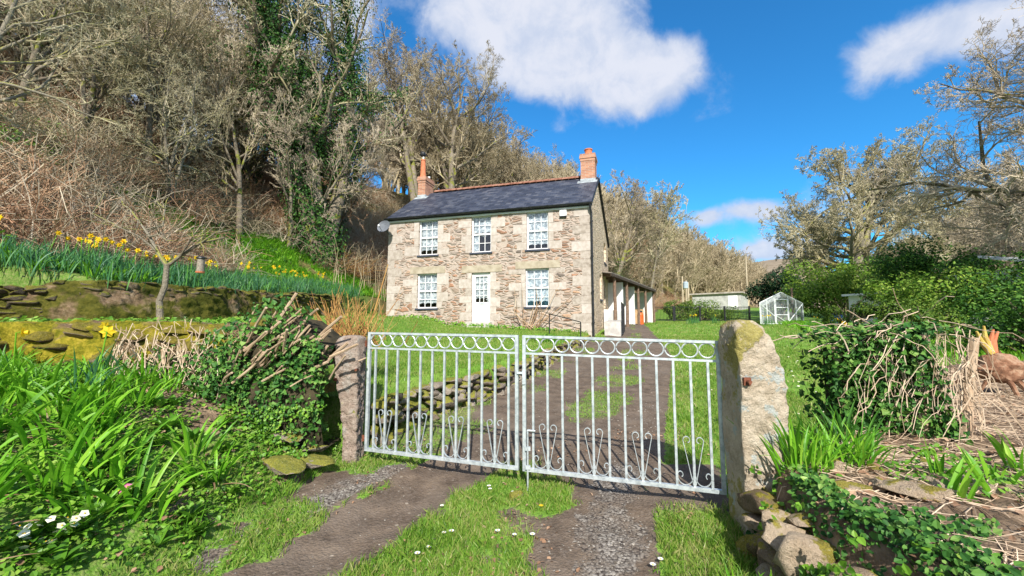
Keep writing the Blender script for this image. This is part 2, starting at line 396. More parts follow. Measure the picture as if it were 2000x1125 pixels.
c = b.mix(b.sstep(b.math('ADD', att('gravel'), b.math('MULTIPLY', b.math('SUBTRACT', n_f, .5), .9)), .35, .65), c, grav)
c = b.mix(b.sstep(b.math('ADD', att('grass'), b.math('MULTIPLY', b.math('SUBTRACT', n_f, .5), 1.1)), .38, .62), c, grass)
c = b.mix(b.sstep(b.math('ADD', att('soil'), b.math('MULTIPLY', b.math('SUBTRACT', n_f, .5), .6)), .35, .65), c, soilc)
c = b.mix(b.sstep(b.math('ADD', att('scrub'), b.math('MULTIPLY', b.math('SUBTRACT', n_m, .5), .6)), .35, .65), c, scrub)
c = b.mix(b.sstep(att('scrub'), 1.1, 2.), c, b.ramp(b.noise(pos, .08, 8, .7), [(.35, (.17, .13, .085)), (.65, (.30, .24, .17))]))
hgt = b.math('ADD', b.math('MULTIPLY', n_f, .6), b.math('MULTIPLY', vo.outputs['Distance'], -.35))
finish(b, c, .9, hgt, .7, .03, spec=.2)
GROUND = m
att_all = {'grass': ga.ravel(), 'gravel': gv.ravel(), 'soil': soil.ravel(), 'scrub': scr.ravel()}
VALL = np.stack([X, Y, Z], -1).reshape(-1, 3)
def sheet(name, mask):
    q = quad[mask].reshape(-1, 4); u, inv = np.unique(q, return_inverse=True)
    g = G(); g.add(VALL[u], inv.reshape(-1, 4))
    return g.obj(name, GROUND, smooth=True, attrs={k: v[u] for k, v in att_all.items()})
tag(sheet('drive', dr), 'rutted earth and gravel drive running under the gate and past the house', kind='structure')
tag(sheet('lawn', lawn_m), 'short green lawn before the house and beside the drive', kind='structure')
tag(sheet('flower_bed', bed_m), 'raised earth bank beside the gateway', kind='structure')
tag(sheet('ground', ~(dr | lawn_m | bed_m)), 'valley floor and wooded hillside', kind='structure')
# ---------------------------------------------------------------- more materials
def stonemat(name, cols, moss=0., mcol=((.10, .13, .012), (.33, .30, .03)), sc=9, lichen=0., isl=.5, top=.25):
    m, b = newmat(name); g = b.n('ShaderNodeNewGeometry'); pos = g.outputs['Position']
    n1_ = b.noise(pos, sc, 6, .65); n2_ = b.noise(pos, sc * 5, 5, .7); n3 = b.noise(pos, 2.2, 5, .6)
    f = b.math('ADD', b.math('MULTIPLY', n1_, 1 - isl), b.math('MULTIPLY', g.outputs['Random Per Island'], isl))
    k = len(cols) - 1
    c = b.ramp(f, [(.2 + .6 * i / k, cc) for i, cc in enumerate(cols)])
    c = b.mix(b.math('MULTIPLY', b.sstep(n2_, .5, .75), .45), c, tuple(v * .45 for v in cols[0]))
    if lichen: c = b.mix(b.math('MULTIPLY', b.sstep(b.noise(pos, 6, 6, .7), .565, .60), lichen), c, (.42, .47, .46))
    if moss:
        sep = b.n('ShaderNodeSeparateXYZ'); b.put(sep.inputs[0], g.outputs['Normal'])
        mf = b.math('ADD', b.math('ADD', n3, b.math('MULTIPLY', sep.outputs[2], top)), b.math('MULTIPLY', b.math('SUBTRACT', n1_, .5), .5))
        mc = b.ramp(b.math('ADD', b.math('MULTIPLY', n2_, .5), b.math('MULTIPLY', n1_, .5)), [(.35, mcol[0]), (.65, mcol[1])])
        c = b.mix(b.math('MULTIPLY', b.sstep(mf, 1.01 - moss, 1.07 - moss), .92), c, mc)
    n5 = b.noise(pos, sc * 14, 4, .7); c = b.mix(b.math('MULTIPLY', b.sstep(n5, .56, .66), .5), c, b.mix(.5, c, (.03, .025, .02)))
    c = b.mix(b.math('MULTIPLY', b.sstep(n5, .42, .34), .35), c, (.75, .70, .62))
    finish(b, c, .92, b.math('ADD', b.math('ADD', n1_, b.math('MULTIPLY', n2_, .6)), b.math('MULTIPLY', n5, .35)), 1., .04, spec=.2); return m
GALV = M('galvanised_steel', [(.30, .34, .36), (.48, .53, .56), (.60, .65, .67)], 22, .2, .42, .25, 60, .004, spec=.5, metal=.35)
RUST = M('rusty_iron', [(.10, .035, .02), (.22, .08, .045)], 30, 0, .9, .5, 90, .004)
GRANITE = stonemat('gatepost_granite', [(.27, .21, .14), (.54, .45, .34), (.70, .62, .51)], .47, sc=8, lichen=.8, isl=.0, top=.0, mcol=((.20, .17, .03), (.42, .36, .10)))
GRANITE_R = stonemat('reddish_granite', [(.19, .13, .10), (.40, .31, .25), (.58, .50, .42)], .34, sc=12, lichen=.2, isl=0, top=0)
RUBBLE = stonemat('rubble_stone', [(.09, .07, .055), (.22, .175, .135), (.38, .33, .27)], .42)
RUBBLE_M = stonemat('mossy_rubble', [(.07, .048, .03), (.22, .155, .10), (.40, .31, .24)], .60, mcol=((.09, .085, .010), (.34, .27, .03)), top=.3, sc=14)
RUBBLE_D = stonemat('dark_mossy_rubble', [(.04, .03, .02), (.10, .078, .05), (.20, .16, .11)], .46, sc=14, mcol=((.06, .08, .008), (.26, .23, .02)))
WHITE = M('white_paint', [(.74, .75, .76), (.84, .85, .86)], 3, 0, .45, .03)
RENDERW = M('white_render', [(.70, .70, .68), (.86, .86, .85)], 1.4, 0, .85, .25, 30, .01)
BLACK = M('black_plastic', [(.012, .013, .015), (.03, .032, .036)], 8, 0, .4)
BRICK_W = None

# the house's own frame
HC = np.array([-5.664, 18.509]); HU = np.array([cos(radians(-16.04)), sin(radians(-16.04))]); HB = np.array([sin(radians(18)), cos(radians(18))])
HN = np.array([-sin(radians(-16.04)), cos(radians(-16.04))])
HL = 9.13; HD = 8.0; HR = 2.9; ZE = 6.4; ZR = 8.42; ZB = 6.15
def H(u, D, z):
    u, D, z = np.broadcast_arrays(np.asarray(u, float), np.asarray(D, float), np.asarray(z, float))
    return np.stack([HC[0] + u * HU[0] + D * HB[0], HC[1] + u * HU[1] + D * HB[1], z], -1)
def hbox(g, u0, u1, D0, D1, z0, z1, mi=0):
    return g.hexa([H(u0, D0, z0), H(u1, D0, z0), H(u1, D1, z0), H(u0, D1, z0), H(u0, D0, z1), H(u1, D0, z1), H(u1, D1, z1), H(u0, D1, z1)], mi)

def wallmat(name, ax, cols, mort, sx=.34, sz=.105, vert=False):
    m, b = newmat(name); g = b.n('ShaderNodeNewGeometry'); pos = g.outputs['Position']
    rel = b.vmath('SUBTRACT', pos, (float(HC[0]), float(HC[1]), 0.))
    u = b.vmath('DOT_PRODUCT', rel, (float(ax[0]), float(ax[1]), 0.)); w = b.vmath('DOT_PRODUCT', rel, (float(-ax[1]), float(ax[0]), 0.))
    sp = b.n('ShaderNodeSeparateXYZ'); b.put(sp.inputs[0], pos)
    wob = b.noise(pos, 1.3, 3); wob2 = b.noise(pos, 6, 3)
    def vor(sx, sz, feat, off=0.):
        cb = b.n('ShaderNodeCombineXYZ')
        b.put(cb.inputs[0], b.math('ADD', b.math('DIVIDE', u, sx), b.math('MULTIPLY', wob2, .7)))
        b.put(cb.inputs[1], b.math('ADD', b.math('DIVIDE', sp.outputs[2], sz), b.math('ADD', b.math('MULTIPLY', wob, 2.5), off)))
        b.put(cb.inputs[2], b.math('MULTIPLY', w, 2.))
        v = b.n('ShaderNodeTexVoronoi', feature=feat); b.put(v.inputs['Vector'], cb.outputs[0]); v.inputs['Scale'].default_value = 1
        v.inputs['Randomness'].default_value = .85
        return v
    big = b.sstep(b.noise(pos, .9, 3), .52, .56)
    va, vb = vor(sx, sz, 'F1'), vor(sx * 1.35, sz * 1.9, 'F1', 7.)
    ea, eb = vor(sx, sz, 'DISTANCE_TO_EDGE'), vor(sx * 1.35, sz * 1.9, 'DISTANCE_TO_EDGE', 7.)
    rnd = b.mix(big, va.outputs['Color'], vb.outputs['Color']); edge = b.mix(big, ea.outputs['Distance'], eb.outputs['Distance'])
    sr = b.n('ShaderNodeSeparateColor'); b.put(sr.inputs[0], rnd)
    k = len(cols) - 1
    c = b.ramp(sr.outputs[0], [(i / k, cc) for i, cc in enumerate(cols)])
    fine = b.noise(pos, 24, 6, .7)
    c = b.mix(.55, c, b.ramp(fine, [(.3, (.45, .45, .45)), (.7, (1.25, 1.25, 1.25))]), 'MULTIPLY')
    pale = b.sstep(b.noise(pos, .8, 4), .46, .62)
    c = b.mix(b.math('MULTIPLY', pale, .35), c, (.40, .34, .29))
    c = b.mix(b.sstep(edge, .16, .05), c, mort)
    hg = b.math('ADD', b.sstep(edge, 0., .25), b.math('MULTIPLY', fine, .5))
    finish(b, c, .92, hg, 1., .035, spec=.15); return m
FRONT_ST = wallmat('front_rubble', HU, [(.20, .125, .09), (.40, .215, .135), (.29, .21, .165), (.48, .31, .205), (.41, .34, .29), (.14, .115, .10), (.45, .34, .265), (.33, .27, .235)], (.42, .35, .30))
SIDE_ST = wallmat('gable_rubble', HB, [(.26, .19, .12), (.80, .62, .42), (.50, .38, .25), (.90, .74, .54), (.34, .25, .17), (.80, .66, .48)], (.60, .48, .36), .22, .10)
QUOIN = M('dressed_granite', [(.25, .21, .175), (.38, .33, .285), (.45, .40, .36), (.52, .475, .435)], 7, .5, .9, .35, 40, .004)
LINTEL = M('lintel_granite', [(.28, .235, .17), (.38, .33, .25), (.45, .40, .32)], 4, .2, .9, .35, 40, .004)

def slate():
    m, b = newmat('roof_slate'); g = b.n('ShaderNodeNewGeometry'); pos = g.outputs['Position']
    rel = b.vmath('SUBTRACT', pos, (float(HC[0]), float(HC[1]), 0.))
    u = b.vmath('DOT_PRODUCT', rel, (float(HU[0]), float(HU[1]), 0.)); sp = b.n('ShaderNodeSeparateXYZ'); b.put(sp.inputs[0], pos)
    cb = b.n('ShaderNodeCombineXYZ'); b.put(cb.inputs[0], u); b.put(cb.inputs[1], b.math('MULTIPLY', sp.outputs[2], 1.7))
    br = b.n('ShaderNodeTexBrick'); b.put(br.inputs['Vector'], cb.outputs[0]); br.inputs['Scale'].default_value = 1
    br.inputs['Brick Width'].default_value = .27; br.inputs['Row Height'].default_value = .19; br.inputs['Mortar Size'].default_value = .012
    br.inputs['Color1'].default_value = (.045, .05, .066, 1); br.inputs['Color2'].default_value = (.085, .09, .112, 1); br.inputs['Mortar'].default_value = (.012, .013, .018, 1)
    n_ = b.noise(pos, 1.6, 6, .65); c = b.mix(b.math('MULTIPLY', b.sstep(n_, .45, .75), .5), br.outputs[0], (.15, .145, .15))
    c = b.mix(b.math('MULTIPLY', b.sstep(b.noise(pos, 3.5, 5), .62, .7), .5), c, (.16, .11, .08))
    finish(b, c, .55, b.math('SUBTRACT', 1, br.outputs['Fac']), .5, .02, spec=.4); return m
SLATE = slate()
TERRA = M('terracotta', [(.42, .13, .06), (.62, .22, .11)], 8, .3, .8, .3)
def brick():
    m, b = newmat('chimney_brick'); g = b.n('ShaderNodeNewGeometry'); pos = g.outputs['Position']
    sp = b.n('ShaderNodeSeparateXYZ'); b.put(sp.inputs[0], pos); cb = b.n('ShaderNodeCombineXYZ')
    b.put(cb.inputs[0], b.math('ADD', b.math('ADD', sp.outputs[0], sp.outputs[1]), 0)); b.put(cb.inputs[1], sp.outputs[2])
    br = b.n('ShaderNodeTexBrick'); b.put(br.inputs['Vector'], cb.outputs[0]); br.inputs['Scale'].default_value = 1
    br.inputs['Brick Width'].default_value = .23; br.inputs['Row Height'].default_value = .075; br.inputs['Mortar Size'].default_value = .008
    br.inputs['Color1'].default_value = (.33, .13, .075, 1); br.inputs['Color2'].default_value = (.55, .26, .15, 1); br.inputs['Mortar'].default_value = (.42, .34, .27, 1)
    c = b.mix(b.math('MULTIPLY', b.noise(pos, 4, 4), .35), br.outputs[0], (.24, .17, .13))
    finish(b, c, .9, br.outputs['Fac'], .4, .01); return m
BRICK = brick()
LEAD = M('lead_flashing', [(.22, .25, .27), (.42, .46, .48)], 6, 0, .6)
m, b = newmat('window_glass')
t = b.n('ShaderNodeBsdfTransparent'); gl = b.n('ShaderNodeBsdfGlossy'); gl.inputs['Roughness'].default_value = .02
fr = b.n('ShaderNodeFresnel'); fr.inputs[0].default_value = 1.5; mx = b.n('ShaderNodeMixShader')
b.put(mx.inputs[0], b.math('ADD', b.math('MULTIPLY', fr.outputs[0], .9), .03)); b.nt.links.new(t.outputs[0], mx.inputs[1]); b.nt.links.new(gl.outputs[0], mx.inputs[2])
o = b.n('ShaderNodeOutputMaterial'); b.nt.links.new(mx.outputs[0], o.inputs[0]); GLASS = m
m, b = newmat('lace')
g = b.n('ShaderNodeNewGeometry'); pos = g.outputs['Position']; vo = b.n('ShaderNodeTexVoronoi', feature='SMOOTH_F1'); b.put(vo.inputs['Vector'], pos); vo.inputs['Scale'].default_value = 11
nf_ = b.noise(pos, 26, 3)
al_ = b.sstep(b.math('ADD', vo.outputs['Distance'], b.math('MULTIPLY', b.math('SUBTRACT', nf_, .5), .9)), .32, .56)
p = b.n('ShaderNodeBsdfPrincipled'); b.put(p.inputs['Base Color'], b.mix(al_, (.50, .60, .68), (.80, .88, .93))); p.inputs['Roughness'].default_value = .9
t = b.n('ShaderNodeBsdfTransparent'); mx = b.n('ShaderNodeMixShader'); b.put(mx.inputs[0], b.math('ADD', .78, b.math('MULTIPLY', al_, .22)))
b.nt.links.new(t.outputs[0], mx.inputs[1]); b.nt.links.new(p.outputs[0], mx.inputs[2]); o = b.n('ShaderNodeOutputMaterial'); b.nt.links.new(mx.outputs[0], o.inputs[0]); LACE = m
DARK = M('dark_interior', [(.012, .011, .01), (.03, .026, .024)], 2)
OAKWOOD = M('weathered_timber', [(.10, .065, .045), (.25, .17, .12)], 9, .2, .85, .4)
CONC = M('concrete', [(.36, .34, .32), (.52, .50, .47)], 4, 0, .9, .3)

# ---------------------------------------------------------------- house
def wall(g, f, us, zlo, top, holes, inward, mi=0, nz=6):
    """flat wall in (u,z); f(u,z)->world; top(u) roofline; holes (u0,u1,z0,z1); inward = vector of the reveal"""
    us = sorted(set(list(us) + [h[0] for h in holes] + [h[1] for h in holes]))
    for a, c in zip(us[:-1], us[1:]):
        mh = [(h[2], h[3]) for h in holes if h[0] <= a + 1e-6 and h[1] >= c - 1e-6]
        z = zlo
        for h0, h1 in sorted(mh):
            g.add([f(a, z), f(c, z), f(c, h0), f(a, h0)], [0, 1, 2, 3], mi); z = h1
        g.add([f(a, z), f(c, z), f(c, top(c)), f(a, top(a))], [0, 1, 2, 3], mi)
    iv = np.asarray(inward)
    for (a, c, z0, z1) in holes:
        for p, q in (((a, z0), (c, z0)), ((c, z0), (c, z1)), ((c, z1), (a, z1)), ((a, z1), (a, z0))):
            P, Q = f(*p), f(*q); g.add([P, Q, Q + iv, P + iv], [0, 1, 2, 3], mi)
house = thing('stone_house', (*H(HL / 2, HD / 2, 1.2),), 'two-storey granite and brown rubble cottage with slate roof and two brick chimneys', 'house')
WIN = [(1.55, 2.48, 4.63, 6.23), (4.07, 4.97, 4.63, 6.23), (6.52, 7.44, 4.63, 6.23), (1.51, 2.48, 2.27, 3.80), (6.46, 7.45, 2.27, 3.84)]
DOOR = (4.10, 4.94, 1.66, 3.76)
g = G()
wall(g, lambda u, z: H(u, 0, z), [0, HL], .5, lambda u: ZE, WIN + [DOOR], HN_in := np.array([HN[0], HN[1], 0]) * .16)
g.obj('front_wall', FRONT_ST, house)
def gable_top(D): return float(np.interp(D, [0, HR, HD], [ZE - .02, ZR - .03, ZB]))
SW = [(5.6, 6.7, 4.85, 5.95), (3.2, 4.1, 2.75, 3.95), (5.0, 5.8, 1.7, 3.9)]
g = G()
wall(g, lambda D, z: H(HL, D, z), [0, HR, HD], .5, gable_top, SW, np.array([-HU[0], -HU[1], 0]) * .18)
g.obj('gable_wall', SIDE_ST, house)
g = G()
wall(g, lambda D, z: H(0, D, z), [0, HR, HD], .5, gable_top, [], np.array([HU[0], HU[1], 0]) * .18)
wall(g, lambda u, z: H(u, HD, z), [0, HL], .5, lambda u: ZB, [], np.array([HU[0], HU[1], 0]) * .18)
g.obj('rear_wall', SIDE_ST, house)
g = G(); hbox(g, .4, HL - .4, .55, .6, .6, 6.3); g.obj('room_shade_sheet', DARK, house)  # dark sheet behind the openings, its colour standing in for the rooms' shade

def slab(g, us, Ds, zs, th, mi=0):
    (u0, u1), (D0, D1), (z0, z1) = us, Ds, zs
    g.hexa([H(u0, D0, z0 - th), H(u1, D0, z0 - th), H(u1, D1, z1 - th), H(u0, D1, z1 - th), H(u0, D0, z0), H(u1, D0, z0), H(u1, D1, z1), H(u0, D1, z1)], mi)
g = G()
sf = (ZR - ZE) / HR; sr_ = (ZR - ZB) / (HD - HR)
slab(g, (-.07, HL + .07), (-.16, HR), (ZE + .07 - .16 * sf, ZR + .07), .06)
slab(g, (-.07, HL + .07), (HR + .002, HD + .2), (ZR + .06, ZB + .07 - .2 * sr_), .06)
roof = g.obj('roof', SLATE, house)
# slates: raised courses so the eaves and verge read in profile
g = G()
nrow = 17
for i in range(nrow):
    D0 = -.17 + (HR + .15) * i / nrow; z0 = ZE + .07 + D0 * sf
    D1 = min(D0 + (HR + .15) / nrow + .06, HR); z1 = ZE + .07 + D1 * sf
    n_ = 36; off = .5 * (i % 2)
    for k in range(-1, n_ + 1):
        u0 = -.07 + (HL + .14) * (k + off) / n_; u1 = u0 + (HL + .14) / n_ - .006
        u0, u1 = max(u0, -.075), min(u1, HL + .075)
        if u1 - u0 < .03: continue
        j = rng.uniform(0, .014)
        g.hexa([H(u0, D0, z0 + .003), H(u1, D0, z0 + .003), H(u1, D1, z1 + .001), H(u0, D1, z1 + .001), H(u0, D0, z0 + .016 + j), H(u1, D0, z0 + .016 + j), H(u1, D1, z1 + .004), H(u0, D1, z1 + .004)])
m, b = newmat('slate_piece'); gg = b.n('ShaderNodeNewGeometry'); pos = gg.outputs['Position']
c = b.ramp(b.math('ADD', b.math('MULTIPLY', gg.outputs['Random Per Island'], .45), b.math('MULTIPLY', b.noise(pos, 1.4, 6, .7), .55)), [(.25, (.020, .025, .042)), (.52, (.038, .045, .070)), (.68, (.065, .073, .10)), (.85, (.13, .125, .135))])
finish(b, c, .5, b.noise(pos, 30, 4), .3, .01, spec=.45); SLATEP = m
g.obj('slates', SLATEP, roof)
g = G()
for k in range(24):
    u0 = .75 + (HL - 1.45) * k / 24; u1 = u0 + (HL - 1.45) / 24 - .008
    a = np.linspace(-.1, pi + .1, 7); r = .14
    P0 = [H(u0, HR + cos(t) * r, ZR + .085 + sin(t) * r * .8) for t in a]; P1 = [H(u1, HR + cos(t) * r * 1.04, ZR + .09 + sin(t) * r * .84) for t in a]
    for i in range(6): g.add([P0[i], P1[i], P1[i + 1], P0[i + 1]], [0, 1, 2, 3])
g.obj('ridge_tiles', M('weathered_terracotta', [(.14, .06, .04), (.27, .12, .08), (.34, .20, .15)], 6, .4, .85, .3), roof)
# gutter, fascia, downpipe
g = G(); hbox(g, 0, HL + .0, -.06, -.004, ZE - .20, ZE - .13); g.obj('fascia', WHITE, house)
g = G(); a = np.linspace(pi, 2 * pi, 7)
P0 = np.array([[H(u, -.2 + cos(t) * .07, ZE - .03 + sin(t) * .075) for t in a] for u in (-.1, HL + .1)])
for i in range(6): g.add([P0[0, i], P0[1, i], P0[1, i + 1], P0[0, i + 1]], [0, 1, 2, 3])
hbox(g, -.09, HL + .09, -.13, -.006, ZE - .125, ZE - .06)
g.obj('gutter', BLACK, house)
g = G(); pth = [H(HL + .02, -.2, ZE - .08), H(HL + .03, -.16, ZE - .25), H(HL + .06, -.07, ZE - .45), H(HL + .06, -.07, 4.), H(HL + .06, -.07, 1.02)]
g.tubes(pth, .042, 10)
for z in (5.6, 4.2, 2.8, 1.6): g.tubes([H(HL + .06, -.07, z), H(HL + .06, -.07, z + .06)], .058, 10)
g.obj('downpipe', BLACK, house)
g = G(); g.tubes([H(HL + .07, -.05, ZE - .02), H(HL + .09, HR, ZR - .02), H(HL + .09, HD, ZB - .02)], .03, 6); g.obj('verge', BLACK, roof)
# quoins and dressed jambs, laid proud of the rubble
def block(g, u0, u1, z0, z1, pr=.004):
    a = rng.uniform(-.012, .012, 8); D = -pr - rng.uniform(0, .004)
    g.hexa([H(u0 + a[0], D, z0), H(u1 + a[1], D, z0), H(u1, .05, z0), H(u0, .05, z0), H(u0 + a[2], D, z1), H(u1 + a[3], D, z1), H(u1, .05, z1), H(u0, .05, z1)])
def course(z0, z1, hmin=.24, hmax=.36):
    z = z0; r = []
    while z < z1 - .12:
        h = min(rng.uniform(hmin, hmax), z1 - z)
        if z1 - z - h < .14: h = z1 - z
        r.append((z, z + h - .012)); z += h
    return r
for side in (0, 1):
    g = G()
    for i, (a, c) in enumerate(course(.9, ZE - .15, .30, .46)):
        w = (.72, .38)[i % 2] * rng.uniform(.9, 1.15)
        if side: 
            block(g, HL - w, HL + .004, a, c)
            d = .3 if i % 2 else .2
            g.hexa([H(HL + .001, -.012, a), H(HL + .012, -.012, a), H(HL + .012, d, a), H(HL + .001, d, a), H(HL + .001, -.012, c), H(HL + .012, -.012, c), H(HL + .012, d, c), H(HL + .001, d, c)])
        else: block(g, -.004, w, a, c)
    g.obj('quoin', QUOIN, house)
for k, (u0, u1, z0, z1) in enumerate(WIN + [DOOR]):
    for sd in (0, 1):
        g = G()
        for i, (a, c) in enumerate(course(z0 - (0 if k < 5 else .3), z1, .26, .42)):
            w = (.56, .22)[(i + k) % 2] * rng.uniform(.75, 1.3)
            if sd: block(g, u1 + .003, min(u1 + w, HL - .8), a, c)
            else: block(g, max(u0 - w, .8 if k in (0, 3) else 0), u0 - .003, a, c)
        g.obj('jamb_stones', QUOIN, house)
    g = G()
    if k < 3: block(g, u0 - .33, u1 + .33, z1 + .004, ZE - .15, .015)
    else: block(g, u0 - (.35, .42, .45)[k - 3], u1 + (.38, .45, .42)[k - 3] * (1.25 if k == 5 else 1), z1 + .004, z1 + .31, .018)
    g.obj('lintel', LINTEL, house)

def window(parent, f, W_, Hh, kind, blue=0):
    """f(x,d,z): local window frame to world; x 0..W_, d depth behind the wall face, z 0..Hh"""
    def bx(g, x0, x1, d0, d1, z0, z1): g.hexa([f(x0, d0, z0), f(x1, d0, z0), f(x1, d1, z0), f(x0, d1, z0), f(x0, d0, z1), f(x1, d0, z1), f(x1, d1, z1), f(x0, d1, z1)])
    g = G(); e = .055; hm = Hh * .5
    bx(g, 0, W_, .10, .17, 0, e); bx(g, 0, W_, .10, .17, Hh - e, Hh); bx(g, 0, e, .10, .17, e, Hh - e); bx(g, W_ - e, W_, .10, .17, e, Hh - e)
    bx(g, e, W_ - e, .105, .165, hm - .035, hm + .035)
    for s0, s1 in ((e, hm - .035), (hm + .035, Hh - e)):
        for t in (1 / 3, 2 / 3):
            x = e + (W_ - 2 * e) * t; bx(g, x - .011, x + .011, .118, .142, s0, s1)
        zm = (s0 + s1) / 2; bx(g, e, W_ - e, .119, .141, zm - .011, zm + .011)
    w = g.obj('window', WHITE, parent)
    g = G(); bx(g, e, W_ - e, .128, .132, e, Hh - e); g.obj('pane', GLASS, w, parent['_o'])
    # lace: one drape over the top sash, one over the lower with a scalloped hem
    g = G()
    def drape(ztop, zbot, x0=e, x1=W_ - e):
        n_ = 48; xs = np.linspace(x0, x1, n_); tp = []; bt = []
        for i, x in enumerate(xs):
            hem = zbot + .05 * abs(sin((x - x0) / (x1 - x0) * pi * 3))
            fold = .185 + .012 * sin(x * 34 + kind)
            tp.append(f(x, fold, ztop)); bt.append(f(x, fold, hem))
        g.add(np.array(tp + bt), [[i, i + n_, i + n_ + 1, i + 1] for i in range(n_ - 1)])
    if kind == 1:
        drape(Hh - e, hm + .05); drape(hm + .02, hm - .12, e + (W_ - 2 * e) * .45, e + (W_ - 2 * e) * .75)
        drape(hm, e, e, e + (W_ - 2 * e) * .3)
    elif kind == 5: drape(Hh - .03, .36)
    else: drape(Hh - e, hm + .02); drape(hm + .03, e + (hm - e) * .2)
    g.obj('lace_curtain', LACE, w, parent['_o'])
    g = G(); bx(g, -.06, W_ + .06, -.05, .10, -.075, -.004); g.obj('sill', SLATEP, w, parent['_o'])
    return w
for k, (u0, u1, z0, z1) in enumerate(WIN):
    window(house, lambda x, d, z, u0=u0, z0=z0: H(u0 + x, 0, z0 + z) + np.array([HN[0], HN[1], 0]) * d, u1 - u0, z1 - z0, k)
for (a, c, z0, z1) in SW[:2]:
    window(house, lambda x, d, z, a=a, z0=z0: H(HL, a + x, z0 + z) - np.array([HU[0], HU[1], 0]) * d, c - a, z1 - z0, 9)
# front door
def fd(x, d, z): return H(DOOR[0] + x, 0, DOOR[2] + z) + np.array([HN[0], HN[1], 0]) * d
def fbx(g, x0, x1, d0, d1, z0, z1): g.hexa([fd(x0, d0, z0), fd(x1, d0, z0), fd(x1, d1, z0), fd(x0, d1, z0), fd(x0, d0, z1), fd(x1, d0, z1), fd(x1, d1, z1), fd(x0, d1, z1)])
dw, dh = DOOR[1] - DOOR[0], DOOR[3] - DOOR[2]
g = G(); fbx(g, 0, .06, .09, .16, 0, dh); fbx(g, dw - .06, dw, .09, .16, 0, dh); fbx(g, .06, dw - .06, .09, .16, dh - .06, dh)
fbx(g, .06, .15, .10, .15, 0, dh - .06); fbx(g, dw - .15, dw - .06, .10, .15, 0, dh - .06); fbx(g, .15, dw - .15, .10, .15, .72, .84); fbx(g, .15, dw - .15, .10, .15, dh - .16, dh - .06)
fbx(g, .15, dw - .15, .10, .15, 0, .14); fbx(g, .15, dw - .15, .125, .145, .14, .72)
for t in (1 / 3, 2 / 3): fbx(g, .15 + (dw - .3) * t - .01, .15 + (dw - .3) * t + .01, .113, .137, .84, dh - .16)
for t in (.25, .5, .75): zz = .84 + (dh - 1.0) * t; fbx(g, .15, dw - .15, .114, .136, zz - .01, zz + .01)
door = g.obj('front_door', WHITE, house)
g = G(); fbx(g, .15, dw - .15, .128, .130, .84, dh - .16); g.obj('pane', GLASS, door, house['_o'])
g = G(); n_ = 30; xs = np.linspace(.15, dw - .15, n_)
g.add(np.array([fd(x, .18 + .01 * sin(x * 40), dh - .16) for x in xs] + [fd(x, .18 + .01 * sin(x * 40), .98 + .05 * abs(sin((x - .15) * 18))) for x in xs]), [[i, i + n_, i + n_ + 1, i + 1] for i in range(n_ - 1)])
g.obj('lace_curtain', LACE, door, house['_o'])
g = G(); fbx(g, dw / 2 - .13, dw / 2 + .13, .085, .1, .755, .805); g.obj('letterbox', GALV, door, house['_o'])
g = G(); fbx(g, dw - .125, dw - .085, .05, .1, .86, 1.02); fbx(g, dw - .2, dw - .09, .045, .06, .93, .955); g.obj('handle', GALV, door, house['_o'])
g = G()
g.hexa([H(3.9, -.62, 1.2), H(5.14, -.62, 1.2), H(5.14, .1, 1.2), H(3.9, .1, 1.2), H(3.9, -.62, 1.48), H(5.14, -.62, 1.48), H(5.14, .1, 1.48), H(3.9, .1, 1.48)])
g.hexa([H(4.0, -.32, 1.481), H(5.04, -.32, 1.481), H(5.04, .1, 1.481), H(4.0, .1, 1.481), H(4.0, -.32, 1.655), H(5.04, -.32, 1.655), H(5.04, .1, 1.655), H(4.0, .1, 1.655)])
g.obj('doorstep', CONC, house)
# side door in the gable
a, c, z0, z1 = SW[2]
g = G(); q = -np.array([HU[0], HU[1], 0])
g.hexa([H(HL, a, z0) + q * .1, H(HL, c, z0) + q * .1, H(HL, c, z0) + q * .15, H(HL, a, z0) + q * .15, H(HL, a, z1) + q * .1, H(HL, c, z1) + q * .1, H(HL, c, z1) + q * .15, H(HL, a, z1) + q * .15])
g.obj('side_door', OAKWOOD, house)
